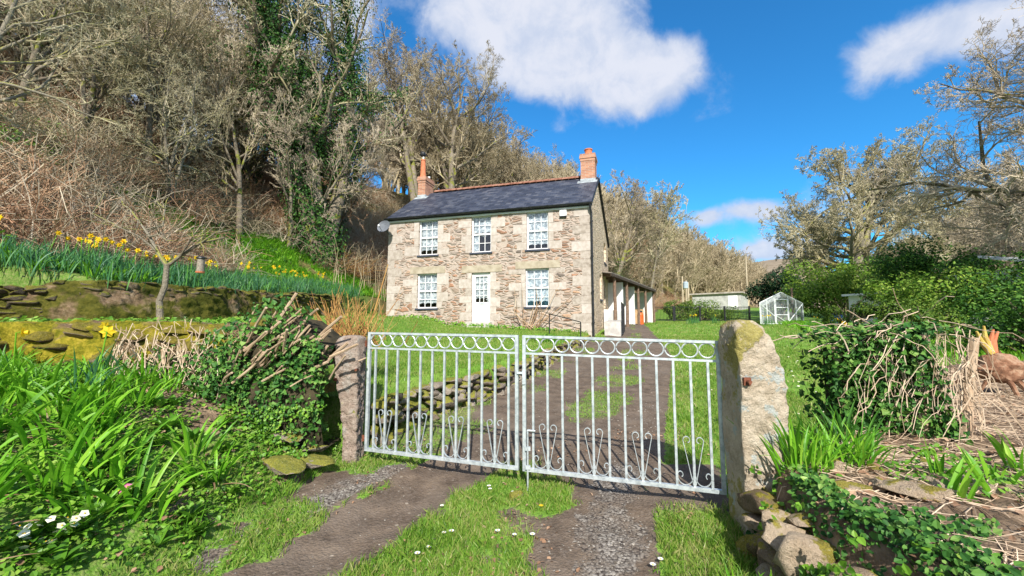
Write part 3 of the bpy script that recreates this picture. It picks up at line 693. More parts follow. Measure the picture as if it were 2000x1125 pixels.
# chimneys
def chimney(u0, u1, D0, D1, z0, z1, pot, label):
    g = G(); hbox(g, u0, u1, D0, D1, z0, z1 - .34)
    hbox(g, u0 - .02, u1 + .02, D0 - .02, D1 + .02, z1 - .34, z1 - .22); hbox(g, u0 - .05, u1 + .05, D0 - .05, D1 + .05, z1 - .22, z1 - .1); hbox(g, u0 - .03, u1 + .03, D0 - .03, D1 + .03, z1 - .1, z1)
    ch = g.obj('chimney', BRICK, house); ch['label'] = label
    g = G(); zf = ZE + .07 + D0 * sf
    hbox(g, u0 - .02, u1 + .02, D0 - .02, D1 + .02, zf - .05, zf + .16)
    slab(g, (max(u0 - .15, -.07), min(u1 + .15, HL + .07)), (D0 - .16, D0 + .1), (zf - .16 * sf + .03, zf + .1 * sf + .03), .01)
    g.obj('flashing', LEAD, ch, house['_o'])
    uc, Dc = (u0 + u1) / 2, (D0 + D1) / 2
    g = G()
    if pot > .6:
        c = H(uc - .06, D0 + .22, z1); g.lathe(c, [(.17, 0), (.17, .08), (.15, .12), (.115, pot - .08), (.135, pot - .06), (.135, pot), (.09, pot)], 14)
    else:
        c = H(uc, Dc, z1); g.lathe(c, [(.19, 0), (.19, .12), (.17, .14), (.17, pot - .06), (.2, pot - .04), (.2, pot), (.12, pot)], 14)
    g.obj('chimney_pot', TERRA, ch, house['_o'])
    if pot > .6:
        g = G(); g.tubes([c + [0, 0, pot - .02], c + [0, 0, pot + .16]], .045, 8); g.obj('flue', WHITE, ch, house['_o'])
        g = G(); g.sphere(c + np.array([-.03, 0, pot + .3]), (.15, .15, .15), 12, 8); g.obj('cowl', BLACK, ch, house['_o'])
        g = G(); g.lathe(H(uc + .02, D1 - .15, z1), [(.05, 0), (.05, .16), (.07, .17), (.07, .22)], 8); g.obj('vent', WHITE, ch, house['_o'])
chimney(.08, .50, 2.3, 3.15, 7.7, 9.22, .98, 'left brick chimney with a tall tapering pot and round cowl')
chimney(HL - .68, HL - .03, 2.35, 3.05, 7.7, 9.45, .33, 'right brick chimney with a short squat pot')
# dish and alarm box
dish = thing('satellite_dish', tuple(H(.22, -.02, 5.8)), 'grey satellite dish on the top left corner of the house front', 'satellite dish')
g = G(); n_ = 24; c = H(.12, -.55, 5.92); ax_ = nrm(np.array([-.25, -.9, .35])); e1 = nrm(np.cross(ax_, [0, 0, 1])); e2 = np.cross(e1, ax_)
V = [c - ax_ * .06]; F = []
for ri, r in enumerate((.12, .22, .30)):
    for k in range(n_):
        t = 2 * pi * k / n_; V.append(c + (e1 * cos(t) * 1.05 + e2 * sin(t)) * r + ax_ * (-.06 + .09 * (r / .3) ** 2))
g.add(V, [[1 + k, 1 + n_ + k, 1 + n_ + (k + 1) % n_, 1 + (k + 1) % n_] for k in range(n_)] + [[1 + n_ + k, 1 + 2 * n_ + k, 1 + 2 * n_ + (k + 1) % n_, 1 + n_ + (k + 1) % n_] for k in range(n_)])
g.add(V[:1 + n_], [[0, 1 + k, 1 + (k + 1) % n_] for k in range(n_)])
DISH = M('grey_dish_paint', [(.10, .11, .13), (.15, .165, .19)], 5, 0, .6)
g.obj('reflector', DISH, dish)
g = G(); g.tubes([H(.22, 0, 5.62), H(.2, -.25, 5.62), c - ax_ * .07], .02, 6); g.tubes([c - e2 * .28, c - e2 * .2 + ax_ * .32], .012, 5); g.obj('arm', DISH, dish)
g = G(); g.box(c - e2 * .18 + ax_ * .34, (.06, .1, .06)); g.obj('receiver', WHITE, dish)
g = G(); p0 = H(8.03, -.04, 6.04)
hbox(g, 7.93, 8.2, -.1, -.008, 5.93, 6.16); al_b = g.obj('alarm_box', WHITE, org=tuple(p0)); tag(al_b, 'small white alarm box under the eaves at the right of the house front', 'alarm box')
g = G(); hbox(g, 7.93, 8.2, -.098, -.009, 5.885, 5.928); o = g.obj('alarm_light', BLACK, al_b, org=tuple(p0))

# ---------------------------------------------------------------- driveway gates
def gate_leaf(A, Bp, hinge_left, label):
    A = np.array(A, float); Bp = np.array(Bp, float)
    Lg = np.linalg.norm((Bp - A)[:2]); ex = np.array([*(Bp - A)[:2] / Lg, (Bp - A)[2] / Lg]); en = np.array([-ex[1], ex[0], 0]); en /= np.linalg.norm(en)
    def P(x, z, d=0): return A + ex * x + np.array([0, 0, 1.]) * z + en * d
    def bx(g, x0, x1, z0, z1, t=.0125): g.hexa([P(x0, z0, -t), P(x1, z0, -t), P(x1, z0, t), P(x0, z0, t), P(x0, z1, -t), P(x1, z1, -t), P(x1, z1, t), P(x0, z1, t)])
    gt = thing('driveway_gate', tuple(A), label, 'gate', 'pair of driveway gates')
    Ht = 1.2; rr = .138
    g = G(); bx(g, 0, Lg, 0, .03, .016); bx(g, 0, Lg, Ht - .022, Ht, .014); bx(g, .03, Lg - .03, Ht - rr - .035, Ht - rr - .017, .012)
    bx(g, 0, .03, .03, Ht - .022, .015); bx(g, Lg - .03, Lg, .03, Ht - .022, .015)
    g.obj('frame', GALV, gt)
    n_ = 12; gap = (Lg - .06) / n_
    zt = Ht - rr - .035
    for k in range(n_):
        x = .03 + gap * (k + .5)
        g = G(); bx(g, x - .0095, x + .0095, .03, zt, .0095); g.obj('bar', GALV, gt)
        g = G(); a = np.linspace(0, 2 * pi, 25); r = min(gap / 2 - .001, rr / 2 - .004) 
        r1 = rr / 2 - .009
        ring = [P(x + cos(t) * (r - .004), Ht - .022 - r1 + sin(t) * (r1 - .001) + .0, 0) for t in a]
        g.tubes([ring], .0065, 6, cap=False); g.obj('ring', GALV, gt)
    def flat(g, pts, w=.005, t=.007):
        pts = np.array(pts); T = np.gradient(pts, axis=0); T /= np.linalg.norm(T, axis=1, keepdims=True); Nn = np.stack([-T[:, 1], T[:, 0]], 1)
        a = [P(p[0] + q[0] * w / 2, p[1] + q[1] * w / 2, -t) for p, q in zip(pts, Nn)]; c = [P(p[0] - q[0] * w / 2, p[1] - q[1] * w / 2, -t) for p, q in zip(pts, Nn)]
        a2 = [v + en * 2 * t for v in a]; c2 = [v + en * 2 * t for v in c]; k = len(pts)
        V = a + c + c2 + a2
        g.add(V, [[i + s0 * k, i + 1 + s0 * k, i + 1 + s1 * k, i + s1 * k] for i in range(k - 1) for s0, s1 in ((0, 1), (1, 2), (2, 3), (3, 0))])
    for k in (1, 4, 7, 10):
        x = .03 + gap * (k + .5); g = G()
        for sg in (-1, 1):
            # heart: from the foot of the bar out and up, curling inwards at the top
            pts = [(x + sg * (.010 + .068 * t), .045 + .345 * t) for t in np.linspace(0, 1, 8)]
            c0 = (x + sg * .047, .39)
            pts += [(c0[0] + sg * .031 * cos(t) * (1 - .45 * (t / 4.4)), c0[1] + .034 * sin(t) * (1 - .45 * (t / 4.4))) for t in np.linspace(.0, 4.4, 16)]
            flat(g, pts)
            # foot scroll: half circle under the bar, curling outwards
            c1 = (x + sg * gap * .52, .11); R_ = gap * .44
            pts = [(c1[0] - sg * R_ * cos(t), c1[1] - R_ * 1.25 * sin(t)) for t in np.linspace(0, pi, 14)]
            c2_ = (c1[0] + sg * (R_ - .024), .115)
            pts += [(c2_[0] + sg * .024 * cos(t) * (1 - .4 * t / 4.2), c2_[1] + .03 * sin(t) * (1 - .4 * t / 4.2)) for t in np.linspace(.15, 4.2, 12)]
            flat(g, pts)
        g.obj('scroll', GALV, gt)
    return gt, P, Lg, g
gl_, P1, L1, _ = gate_leaf((-1.497, 4.31, .236), (.06, 3.80, .216), True, 'left leaf of the galvanised steel driveway gate, hung on the reddish post')
gr_, P2, L2, _ = gate_leaf((.098, 3.79, .215), (1.69, 3.365, .178), False, 'right leaf of the galvanised steel driveway gate with the drop bolt')
g = G(); g.tubes([P2(.07, .36, -.02), P2(.05, .36, -.03), P2(.05, .36, -.03), P2(.05, -.16, -.03)], .008, 8); g.tubes([P2(.05, .36, -.03), P2(.12, .36, -.03)], .008, 8)
g.box(P2(.05, .2, -.022), (.045, .03, .03)); g.box(P2(.05, .04, -.022), (.045, .03, .03)); g.obj('drop_bolt', GALV, gr_)
g = G(); g.box(P2(.015, .82, -.02), (.03, .02, .12)); g.box(P2(-.02, .86, -.02), (.06, .012, .02)); g.obj('latch', GALV, gr_)
for gt, P, xx in ((gl_, P1, -.03), (gr_, P2, L2 + .02)):
    for z in (.12, 1.08):
        g = G(); g.tubes([P(xx, z - .03), P(xx, z + .03)], .014, 8); g.tubes([P(xx, z), P(xx + (.05 if xx < 0 else -.05), z)], .009, 6); g.obj('hinge', RUST if xx < 0 else GALV, gt)

# ---------------------------------------------------------------- granite gateposts
def post(name, rings, mat_, label, nseg=110, amp=.02, seed=0):
    """rings: list of (z, cx, cy, wx, wy); a rough square stone"""
    zs = np.array([r[0] for r in rings]); N = 260; Z_ = np.linspace(zs[0], zs[-1], N)
    a = np.arange(nseg) * 2 * pi / nseg
    cxs, cys, wx, wy = [np.interp(Z_, zs, [r[i] for r in rings]) for i in (1, 2, 3, 4)]
    ca, sa = np.cos(a), np.sin(a); k = (np.abs(ca) ** 9 + np.abs(sa) ** 9) ** (-1 / 9)
    Xp = cxs[:, None] + wx[:, None] / 2 * ca * k; Yp = cys[:, None] + wy[:, None] / 2 * sa * k; Zp = np.repeat(Z_[:, None], nseg, 1)
    n_ = (fbm(Xp * 7 + seed, Yp * 7 + 3, Zp * 5) - .5) * amp * 2.4 + (fbm(Xp * 22 + seed, Yp * 22, Zp * 22, o=5) - .5) * amp * 1.5 + np.minimum(np.abs(fbm(Xp * 10 + seed, Yp * 10, Zp * 6, o=4) - .5) * 6, .35) * amp * 1.2
    Xp = Xp + n_ * ca; Yp = Yp + n_ * sa
    r3 = np.random.default_rng(seed); C3 = np.stack([Xp - cxs[:, None], Yp - cys[:, None], Zp - Z_.mean()], -1); hz_ = (Z_[-1] - Z_[0]) / 2
    for _ in range(14):
        n3_ = nrm(np.array([*r3.normal(size=2), r3.normal() * .35])); sup = (np.abs(n3_[0]) * wx.mean() + np.abs(n3_[1]) * wy.mean()) / 2 + abs(n3_[2]) * hz_
        s3 = C3 @ n3_ - sup * r3.uniform(.86, .97); C3 = C3 - np.maximum(s3, 0)[..., None] * n3_ * .9
    Xp = C3[..., 0] + cxs[:, None]; Yp = C3[..., 1] + cys[:, None]; Zp = C3[..., 2] + Z_.mean()
    g = G(); V = np.stack([Xp, Yp, Zp], -1).reshape(-1, 3)
    F = [[i * nseg + j, i * nseg + (j + 1) % nseg, (i + 1) * nseg + (j + 1) % nseg, (i + 1) * nseg + j] for i in range(N - 1) for j in range(nseg)]
    tc_ = V[-nseg:].mean(0) + [0, 0, .01]
    V = np.vstack([V, tc_]); g.add(V, F)
    g.F.append(np.array([[(N - 1) * nseg + j, (N - 1) * nseg + (j + 1) % nseg, N * nseg] for j in range(nseg)])); g.MI.append(0)
    t = thing(name, (rings[0][1], rings[0][2], max(rings[0][0], 0)), label, 'gatepost', 'stone gateposts')
    g.obj('stone', mat_, t, smooth=True); return t
# right post, tapering by one shoulder towards the top
pr = post('gatepost', [(-.25, 1.82, 3.16, .30, .30), (.2, 1.83, 3.17, .34, .31), (.7, 1.82, 3.18, .35, .30), (1.05, 1.83, 3.18, .37, .30), (1.2, 1.82, 3.18, .34, .29), (1.32, 1.80, 3.18, .29, .29), (1.42, 1.785, 3.18, .25, .28), (1.50, 1.77, 3.18, .19, .24), (1.54, 1.76, 3.18, .12, .16)],
     GRANITE, 'tall pale granite gatepost with a sloping shoulder, mossy at its foot', amp=.022, seed=5)
g = G(); c = np.array([1.70, 3.015, 1.10]); g.box(c, (.055, .02, .055), R=rotz(.1) @ rotx(.1)); g.tubes([c, c + [0, -.045, 0]], .014, 8); g.obj('iron_stub', RUST, pr)
pl = post('gatepost', [(-.15, -1.66, 4.43, .12, .20), (.3, -1.67, 4.43, .14, .21), (.7, -1.69, 4.44, .17, .22), (1.0, -1.73, 4.45, .24, .24), (1.3, -1.73, 4.45, .26, .25), (1.37, -1.725, 4.45, .23, .23), (1.395, -1.72, 4.45, .14, .15)],
     GRANITE_R, 'shorter reddish granite gatepost narrowing to its foot beside the ivy', amp=.022, seed=9)
g = G(); g.tubes([[-1.60, 4.3, 1.05], [-1.6, 4.25, 1.05]], .013, 8); g.box([-1.82, 4.29, .95], (.03, .02, .03)); g.obj('iron_stub', RUST, pl)
# ---------------------------------------------------------------- stones and dry walls
import bmesh
def ico(sub):
    bm = bmesh.new(); bmesh.ops.create_icosphere(bm, subdivisions=sub, radius=1)
    V = np.array([v.co[:] for v in bm.verts]); F = np.array([[v.index for v in f.verts] for f in bm.faces]); bm.free(); return V, F
ICO2, IF2 = ico(2); ICO3, IF3 = ico(3)
STONES = []
for i in range(10):
    V = ICO3.copy(); k = (np.abs(V) ** 4).sum(1, keepdims=True) ** (-1 / 4); V = V * (k * .8 + .2) * .62
    # a few flat cleavage faces
    r2 = np.random.default_rng(100 + i)
    for _ in range(13):
        n = nrm(r2.normal(size=3)); d = r2.uniform(.33, .52); s_ = V @ n; V = V - np.maximum(s_ - d, 0)[:, None] * n * .92
    V = V * (1 + (fbm(V[:, 0] * 2.5 + i * 9, V[:, 1] * 2.5, V[:, 2] * 2.5)[:, None] - .5) * .35 + (vn(V[:, 0] * 7 + i, V[:, 1] * 9, V[:, 2] * 9)[:, None] - .5) * .06)
    STONES.append(V)
ICO5, IF5 = ico(5); BOULD = []
for i in range(8):
    V = ICO5.copy(); k = (np.abs(V) ** 5).sum(1, keepdims=True) ** (-1 / 5); V = V * (k * .85 + .15) * .62; r2 = np.random.default_rng(140 + i)
    for _ in range(16):
        n = nrm(r2.normal(size=3)); d = r2.uniform(.30, .50); s_ = V @ n; V = V - np.maximum(s_ - d, 0)[:, None] * n * .97
    nn2 = (fbm(V[:, 0] * 3 + i * 9, V[:, 1] * 3, V[:, 2] * 3, o=6)[:, None] - .5) * .30 - np.minimum(np.abs(fbm(V[:, 0] * 2.5 + i, V[:, 1] * 2.5, V[:, 2] * 5, o=3) - .5), .03)[:, None] * 1.6
    BOULD.append(V * (1.05 + nn2))
def put_boulder(g, p, size, rz, rs):
    g.inst(BOULD[rs.integers(0, 8)], IF5, [p], (rotz(np.array([rz])) @ rotx(rs.normal(0, .2, 1))) * np.asarray(size)[None, None, :])
def put_stones(g, P, size, rz, tilt=.15, mi=0, rs=None):
    """P (n,3); size (n,3); rz (n,)"""
    rs = rs or rng; P = np.asarray(P); n = len(P)
    if n == 0: return
    size = np.broadcast_to(size, (n, 3)); R = rotz(np.asarray(rz)) @ rotx(rs.normal(0, tilt, n)); R = R * size[:, None, :]
    w = rs.integers(0, 10, n)
    for k in range(10):
        m_ = w == k
        if m_.any(): g.inst(STONES[k], IF3, P[m_], R[m_], mi)
def drywall(name, line, zb, zt, mat_, label, st=(.22, .12), depth=.26, dens=1., org=None, batter=.0, seed=1):
    """a rubble wall along a polyline, faces towards the right of the line; zb/zt functions of (x,y)"""
    rs = np.random.default_rng(seed); line = np.array(line, float)
    seg = np.linalg.norm(np.diff(line, axis=0), axis=1); cum = np.r_[0, np.cumsum(seg)]; Lt = cum[-1]
    P = []; Sz = []; A = []
    zlo = -.1
    rows = 0
    row = 0; off = 0.
    while off < 2.2:
        hh = st[1] * rs.uniform(.75, 1.35); s_ = rs.uniform(0, st[0])
        while s_ < Lt:
            w = st[0] * rs.uniform(.55, 1.7) / dens
            x = np.interp(s_, cum, line[:, 0]); y = np.interp(s_, cum, line[:, 1]); i = min(np.searchsorted(cum, s_, 'right') - 1, len(line) - 2)
            dx, dy = line[i + 1] - line[i]; a = atan2(dy, dx); nx, ny = sin(a), -cos(a)
            b0, t0 = float(zb(x, y)), float(zt(x, y))
            z = b0 - .08 + off + rs.normal(0, .015)
            if z < t0 - .02:
                o_ = rs.uniform(-.035, .035) - batter * (z - b0)
                P.append((x + nx * o_, y + ny * o_, z)); Sz.append((w * rs.uniform(.72, .98), depth * rs.uniform(.9, 1.3), hh * rs.uniform(.8, 1.25))); A.append(a + rs.normal(0, .2))
            s_ += w
        off += hh * .88
    g = G(); put_stones(g, P, np.array(Sz), A, .16, rs=rs)
    o = g.obj(name, mat_, org=org if org is not None else (line[0][0], line[0][1], float(zb(*line[0]))), smooth=True)
    return tag(o, label, 'wall')

def gsurf(x, y): return gz(np.array([x]), np.array([y]))[0]
lw_line = [(-1.55, 4.8), (-1.5, 5.35), (-1.26, 5.8), (-.6, 6.8), (.05, 7.82), (.8, 10.1), (1.56, 12.4), (2.3, 14.2), (3.0, 15.8)]
drywall('retaining_wall', lw_line, lambda x, y: np.interp(y, VY, VZ), lambda x, y: .74 + .045 * (y - 5.7) - .04, RUBBLE, 'low dry-stone wall holding up the lawn behind the left gate leaf', st=(.24, .13), depth=.2, seed=3)
drywall('terrace_wall', [(-14, 6.12), (-10, 6.2), (-8.6, 6.55), (-7.5, 7.35), (-6.86, 9), (-6.86, 12), (-7.15, 17)], lambda x, y: 1.5 + .035 * (y - 5), lambda x, y: 2.24 + .05 * (y - 6.5), RUBBLE_D, 'dark mossy dry-stone wall under the bank of daffodils', st=(.26, .09), depth=.24, seed=4)
drywall('garden_wall', [(-7.4, 4.28), (-5.2, 4.42), (-3.4, 4.5), (-1.95, 4.52)], lambda x, y: .95, lambda x, y: 1.5, RUBBLE_M, 'thick low wall covered in yellow-green moss at the left', st=(.30, .12), depth=.36, seed=6)

# moss and earth draped over the garden wall and the terrace wall
def mossmat(name, cols, sc):
    m, b = newmat(name); g = b.n('ShaderNodeNewGeometry'); pos = g.outputs['Position']
    a, c_, d = b.noise(pos, sc, 6, .65), b.noise(pos, sc * 7, 5, .75), b.noise(pos, sc * .45, 4, .6)
    f = b.math('ADD', b.math('MULTIPLY', a, .55), b.math('MULTIPLY', c_, .45))
    c = b.ramp(f, [(.30 + .40 * i / (len(cols) - 1), v) for i, v in enumerate(cols)])
    c = b.mix(b.sstep(d, .50, .60), c, b.ramp(f, [(.35, (.05, .033, .02)), (.5, (.20, .135, .08)), (.65, (.36, .27, .19))]))
    finish(b, c, .97, b.math('ADD', a, c_), 1., .04, spec=.1); return m
MOSS = mossmat('moss', [(.03, .04, .006), (.10, .115, .010), (.24, .215, .018), (.42, .33, .04), (.46, .40, .09)], 4)
EARTHM = mossmat('mossy_earth', [(.02, .022, .006), (.06, .065, .012), (.12, .11, .02), (.20, .16, .05)], 3)
def drape(name, pts, prof, mat_, parent, amp, seed, n1_, org):
    """a lumpy sheet: prof(t)->(out, z) swept along pts"""
    pts = np.array(pts, float); seg = np.linalg.norm(np.diff(pts, axis=0), axis=1); cum = np.r_[0, np.cumsum(seg)]; s_ = np.linspace(0, cum[-1], n1_); x = np.interp(s_, cum, pts[:, 0]); y = np.interp(s_, cum, pts[:, 1])
    dx, dy = np.gradient(x), np.gradient(y); L = np.hypot(dx, dy); nx, ny = dy / L, -dx / L
    t = np.linspace(0, 1, 60); O, Z = prof(t, s_[:, None] / cum[-1]); O = np.broadcast_to(O, (n1_, 60)); Z = np.broadcast_to(Z, (n1_, 60))
    Xs, Ys = x[:, None] + nx[:, None] * O, y[:, None] + ny[:, None] * O
    n_ = (fbm(Xs * 2.3 + seed, Ys * 2.3 + Z * 2, Z * 2.9) - .5) * amp * 2.6 + (fbm(Xs * 9 + seed, Ys * 9 + Z * 7, Z * 9) - .5) * amp * 1.1 + (vn(Xs * 30, Ys * 30 + Z * 20, Z * 34) - .5) * amp * .22
    V = np.stack([Xs + nx[:, None] * n_, Ys + ny[:, None] * n_, Z + n_ * .6], -1).reshape(-1, 3); ii = np.arange(n1_ * 60).reshape(n1_, 60)
    g = G(); g.add(V, np.stack([ii[:-1, :-1], ii[1:, :-1], ii[1:, 1:], ii[:-1, 1:]], -1).reshape(-1, 4)); return g.obj(name, mat_, parent, org=org, smooth=True)
gw_ = [o for o in COL.objects if o.name.startswith('garden_wall')][0]
def prof_g(t, s_):
    O = np.where(t < .6, .20 - .10 * t, .14 - (t - .6) * 1.5) + 0 * s_; Z = np.where(t < .6, .78 + t / .6 * .74, 1.52 + .02 * np.sin((t - .6) * 8)) - .10 * np.clip(s_ - .7, 0, 1); return O, Z
drape('moss_cover', [(-7.4, 4.28), (-5.2, 4.42), (-3.4, 4.5), (-2.3, 4.52)], prof_g, MOSS, gw_, .085, 3, 420, tuple(gw_.location))
tw_ = [o for o in COL.objects if o.name.startswith('terrace_wall')][0]
def prof_t(t, s_):
    zt_ = 2.30 + .0 * s_; O = np.where(t < .7, .34 - .34 * t, .10 - (t - .7) * .8) + 0 * s_; k = sm(s_, .0, .16); Z = 1.42 + (zt_ - 1.42) * np.minimum(t / .7, 1) * (.80 + .2 * k) ; return O * (.3 + .7 * k), Z + .14 * s_
drape('earth_cover', [(-8.7, 6.5), (-7.5, 7.35), (-6.86, 9), (-6.86, 12), (-7.15, 17)], prof_t, EARTHM, tw_, .09, 8, 380, tuple(tw_.location))

# right-hand rubble bank wall: individually laid boulders
rs = np.random.default_rng(31)
RUB_R = stonemat('bank_boulder', [(.14, .10, .06), (.36, .26, .17), (.56, .45, .33)], .47, sc=11, mcol=((.12, .12, .010), (.36, .30, .03)), top=.1)
rb_line = [(1.58, 1.2), (1.58, 2.3), (1.64, 2.75), (1.78, 2.95)]
drywall('bank_wall', rb_line[::-1], lambda x, y: .0, lambda x, y: .46, RUB_R, 'tumbled rubble wall with moss at the foot of the tall gatepost', st=(.20, .15), depth=.26, seed=8)
big = [((1.70, 2.72, .10), (.30, .26, .32)), ((2.05, 2.58, .55), (.34, .22, .16)), ((2.33, 2.5, .60), (.42, .3, .10)), ((1.92, 2.35, .46), (.26, .2, .2)), ((2.3, 2.18, .52), (.3, .2, .12)), ((2.12, 1.98, .44), (.36, .22, .18)),
       ((1.72, 2.3, .28), (.2, .2, .2)), ((2.35, 2.72, .56), (.2, .16, .1)), ((1.9, 2.0, .34), (.22, .2, .16))]
lbl = ['mossy block wedged against the foot of the tall gatepost', 'squarish tan stone topping the right-hand bank', 'broad flat slab lying on the right-hand bank', 'tan block on the edge of the bank under the slab', 'small flat stone below the slab', 'pale rounded boulder at the lower right', 'little mossy stone low in the bank wall face', 'small stone behind the flat slab', 'stone at the bottom of the bank by the grass']
for i, (p, s_) in enumerate(big):
    p = (p[0], p[1], p[2] - .05); s_ = tuple(v * .85 for v in s_)
    g = G(); put_boulder(g, p, s_, rs.uniform(-.6, .6), rs); tag(g.obj('boulder', RUB_R, org=p, smooth=True), lbl[i], 'stone', 'stones on the right-hand bank')
for i, (p, s_, l_) in enumerate([((-2.0, 3.75, .26), (.34, .26, .14), 'flat brown stone at the foot of the ivy bank'), ((-1.86, 4.0, .22), (.32, .22, .11), 'rounded stone beside the short gatepost'), ((-2.15, 4.05, .44), (.26, .2, .08), 'tilted slate in the mossy bank'), ((-1.95, 4.15, .3), (.26, .16, .07), 'thin ledge stone by the short gatepost'), ((-2.25, 3.6, .2), (.2, .16, .14), 'small block in the left verge')]):
    g = G(); put_boulder(g, p, s_, rs.uniform(-.6, .6), rs); tag(g.obj('boulder', RUBBLE, org=p, smooth=True), l_, 'stone', 'stones at the foot of the left bank')
rs_ = np.random.default_rng(33)
for i in range(34):
    x, y = rs_.uniform(1.6, 4.2), rs_.uniform(1.5, 3.3)
    if -sdist(RB, x, y) < .05: continue
    p = (x, y, gsurf(x, y) - .01); s_ = rs_.uniform(.05, .17) * np.array([1.3, 1, .6]); g = G(); put_boulder(g, p, s_, rs_.uniform(0, 6), rs_)
    tag(g.obj('half_buried_stone', RUB_R, org=p, smooth=True), 'stone half buried in the soil of the right-hand bed', 'stone', 'half-buried stones in the right-hand bed')
g = G(); put_stones(g, [(.02, 3.62, .07)], np.array([(.12, .09, .07)]), [0]); tag(g.obj('boulder', RUBBLE, org=(.02, 3.62, .05), smooth=True), 'pale pebble by the drop bolt under the gate', 'stone')

# ---------------------------------------------------------------- leaves and blades
def blades(g, P, az, L, w, lean, curl, nseg=6, fold=.25, mi=0, taper=1.0, rs=None, twist=0):
    """strap leaves: P (n,3) base, az azimuth, L length, w width, lean from vertical at base, curl extra bend to the tip"""
    n = len(P); rs = rs or rng
    az, L, w, lean, curl = [np.broadcast_to(np.asarray(v, float), n) for v in (az, L, w, lean, curl)]
    t = np.linspace(0, 1, nseg + 1)
    ang = lean[:, None] + curl[:, None] * t[None] ** 1.8
    dl = (L / nseg)[:, None]
    hx = np.cumsum(np.sin(ang) * dl, 1) - np.sin(ang[:, :1]) * dl; hz = np.cumsum(np.cos(ang) * dl, 1) - np.cos(ang[:, :1]) * dl
    dx, dy = np.cos(az)[:, None], np.sin(az)[:, None]
    C = np.stack([P[:, 0:1] + hx * dx, P[:, 1:2] + hx * dy, P[:, 2:3] + hz], -1)
    ww = w[:, None] * np.minimum(1, (.35 + 2.2 * t[None])) * np.clip((1 - t[None] ** 3.2 * taper), .02, 1) / 2
    tw = np.broadcast_to(rs.uniform(-1.5, 1.5, n)[:, None] if twist else np.zeros((n, 1)), (n, 1)) + 0
    sx = -dy * np.cos(tw) + dx * np.sin(tw); sy = dx * np.cos(tw) + dy * np.sin(tw)
    Sd = np.stack([sx + 0 * t, sy + 0 * t, 0 * ww], -1)
    up = np.stack([-np.cos(ang) * dx, -np.cos(ang) * dy, np.sin(ang)], -1)
    Lf = C + Sd * ww[..., None] + up * (ww * fold)[..., None]; Rt = C - Sd * ww[..., None] + up * (ww * fold)[..., None]
    V = np.stack([Lf, C, Rt], 2).reshape(n, -1, 3)
    F = []
    for i in range(nseg):
        for k in (0, 1): F.append([3 * i + k, 3 * i + k + 1, 3 * i + 3 + k + 1, 3 * i + 3 + k])
    F = (np.array(F)[None] + (np.arange(n) * 3 * (nseg + 1))[:, None, None]).reshape(-1, 4)
    g.add(V.reshape(-1, 3), F, mi); return C[:, -1]
LEAFQ = np.array([[0, 0, 0], [.42, .32, .06], [.30, .75, .02], [0, 1.1, -.08], [-.30, .75, .02], [-.42, .32, .06], [0, .45, -.03]])
LEAFF = np.array([[0, 1, 6], [1, 2, 6], [2, 3, 6], [3, 4, 6], [4, 5, 6], [5, 0, 6]])
IVYQ = np.array([[0, 0, 0], [.5, -.05, .03], [.42, .38, .05], [0, 1.0, -.05], [-.42, .38, .05], [-.5, -.05, .03], [0, .3, -.04]])
SIMQ = np.array([[0, 0, 0], [.34, .5, .05], [0, 1.1, -.05], [-.34, .5, .05]]); SIMF = np.array([[0, 1, 2], [0, 2, 3]])
def leaves(g, P, size, nor, jit=.5, tv=LEAFQ, tf=LEAFF, mi=0, rs=None):
    """leaf cards whose faces look along nor, jittered"""
    rs = rs or rng; n = len(P)
    N_ = nrm(np.broadcast_to(np.asarray(nor, float), (n, 3)) + rs.normal(0, jit, (n, 3)))
    r = rs.normal(size=(n, 3)); r[:, 2] -= .8; A = nrm(np.cross(r, N_)); A2 = np.cross(N_, A)
    M_ = np.stack([A, A2, N_], -1) * np.broadcast_to(size, n)[:, None, None]
    g.inst(tv, tf, P, M_, mi)
def leafmat(name, cols, isl=.7, rough=.45, transl=.25, sc=4, spec=.4):
    return M(name, cols, sc, isl, rough, 0, transl=transl, spec=spec, detail=3)
STRAP = leafmat('strap_leaf', [(.045, .15, .008), (.12, .35, .015), (.22, .50, .03), (.38, .58, .07)], transl=.4)
STRAP_D = leafmat('dark_strap_leaf', [(.02, .08, .006), (.05, .17, .015), (.11, .30, .03)], transl=.25)
BLUEL = leafmat('daffodil_leaf', [(.03, .10, .05), (.05, .17, .075), (.09, .26, .06), (.14, .36, .04)], transl=.25)
IVYM = leafmat('ivy_leaf', [(.012, .05, .010), (.03, .11, .018), (.08, .20, .03), (.22, .34, .08)], rough=.55, transl=.12, spec=.22)
COVER = leafmat('ground_leaf', [(.035, .11, .010), (.09, .24, .018), (.18, .37, .03), (.32, .44, .08)], transl=.3)
GRASSM = leafmat('grass_blade', [(.05, .12, .012), (.11, .24, .02), (.19, .33, .04), (.30, .34, .09), (.46, .42, .22)], transl=.3, sc=1.5)
DEADM = leafmat('dead_leaf', [(.12, .07, .04), (.30, .17, .10), (.48, .33, .22)], transl=.1, rough=.8)
YEL = M('daffodil_yellow', [(.80, .50, .01), (.90, .66, .03)], 20, .4, .6, transl=.3)
PETALW = M('primrose_petal', [(.80, .78, .55), (.88, .86, .74)], 20, .4, .6, transl=.2)
PINK = M('pink_petal', [(.45, .08, .22), (.70, .25, .42)], 60, .3, .6, transl=.2)
STICK = M('cut_wood', [(.20, .13, .08), (.42, .30, .20), (.58, .45, .32)], 7, .5, .85, .5, 60, .006)
TWIGB = M('brown_twig', [(.15, .09, .05), (.34, .22, .13), (.50, .38, .25)], 5, .6, .85)
ORTWIG = M('orange_twig', [(.22, .10, .03), (.42, .22, .07), (.52, .38, .12)], 5, .6, .7)
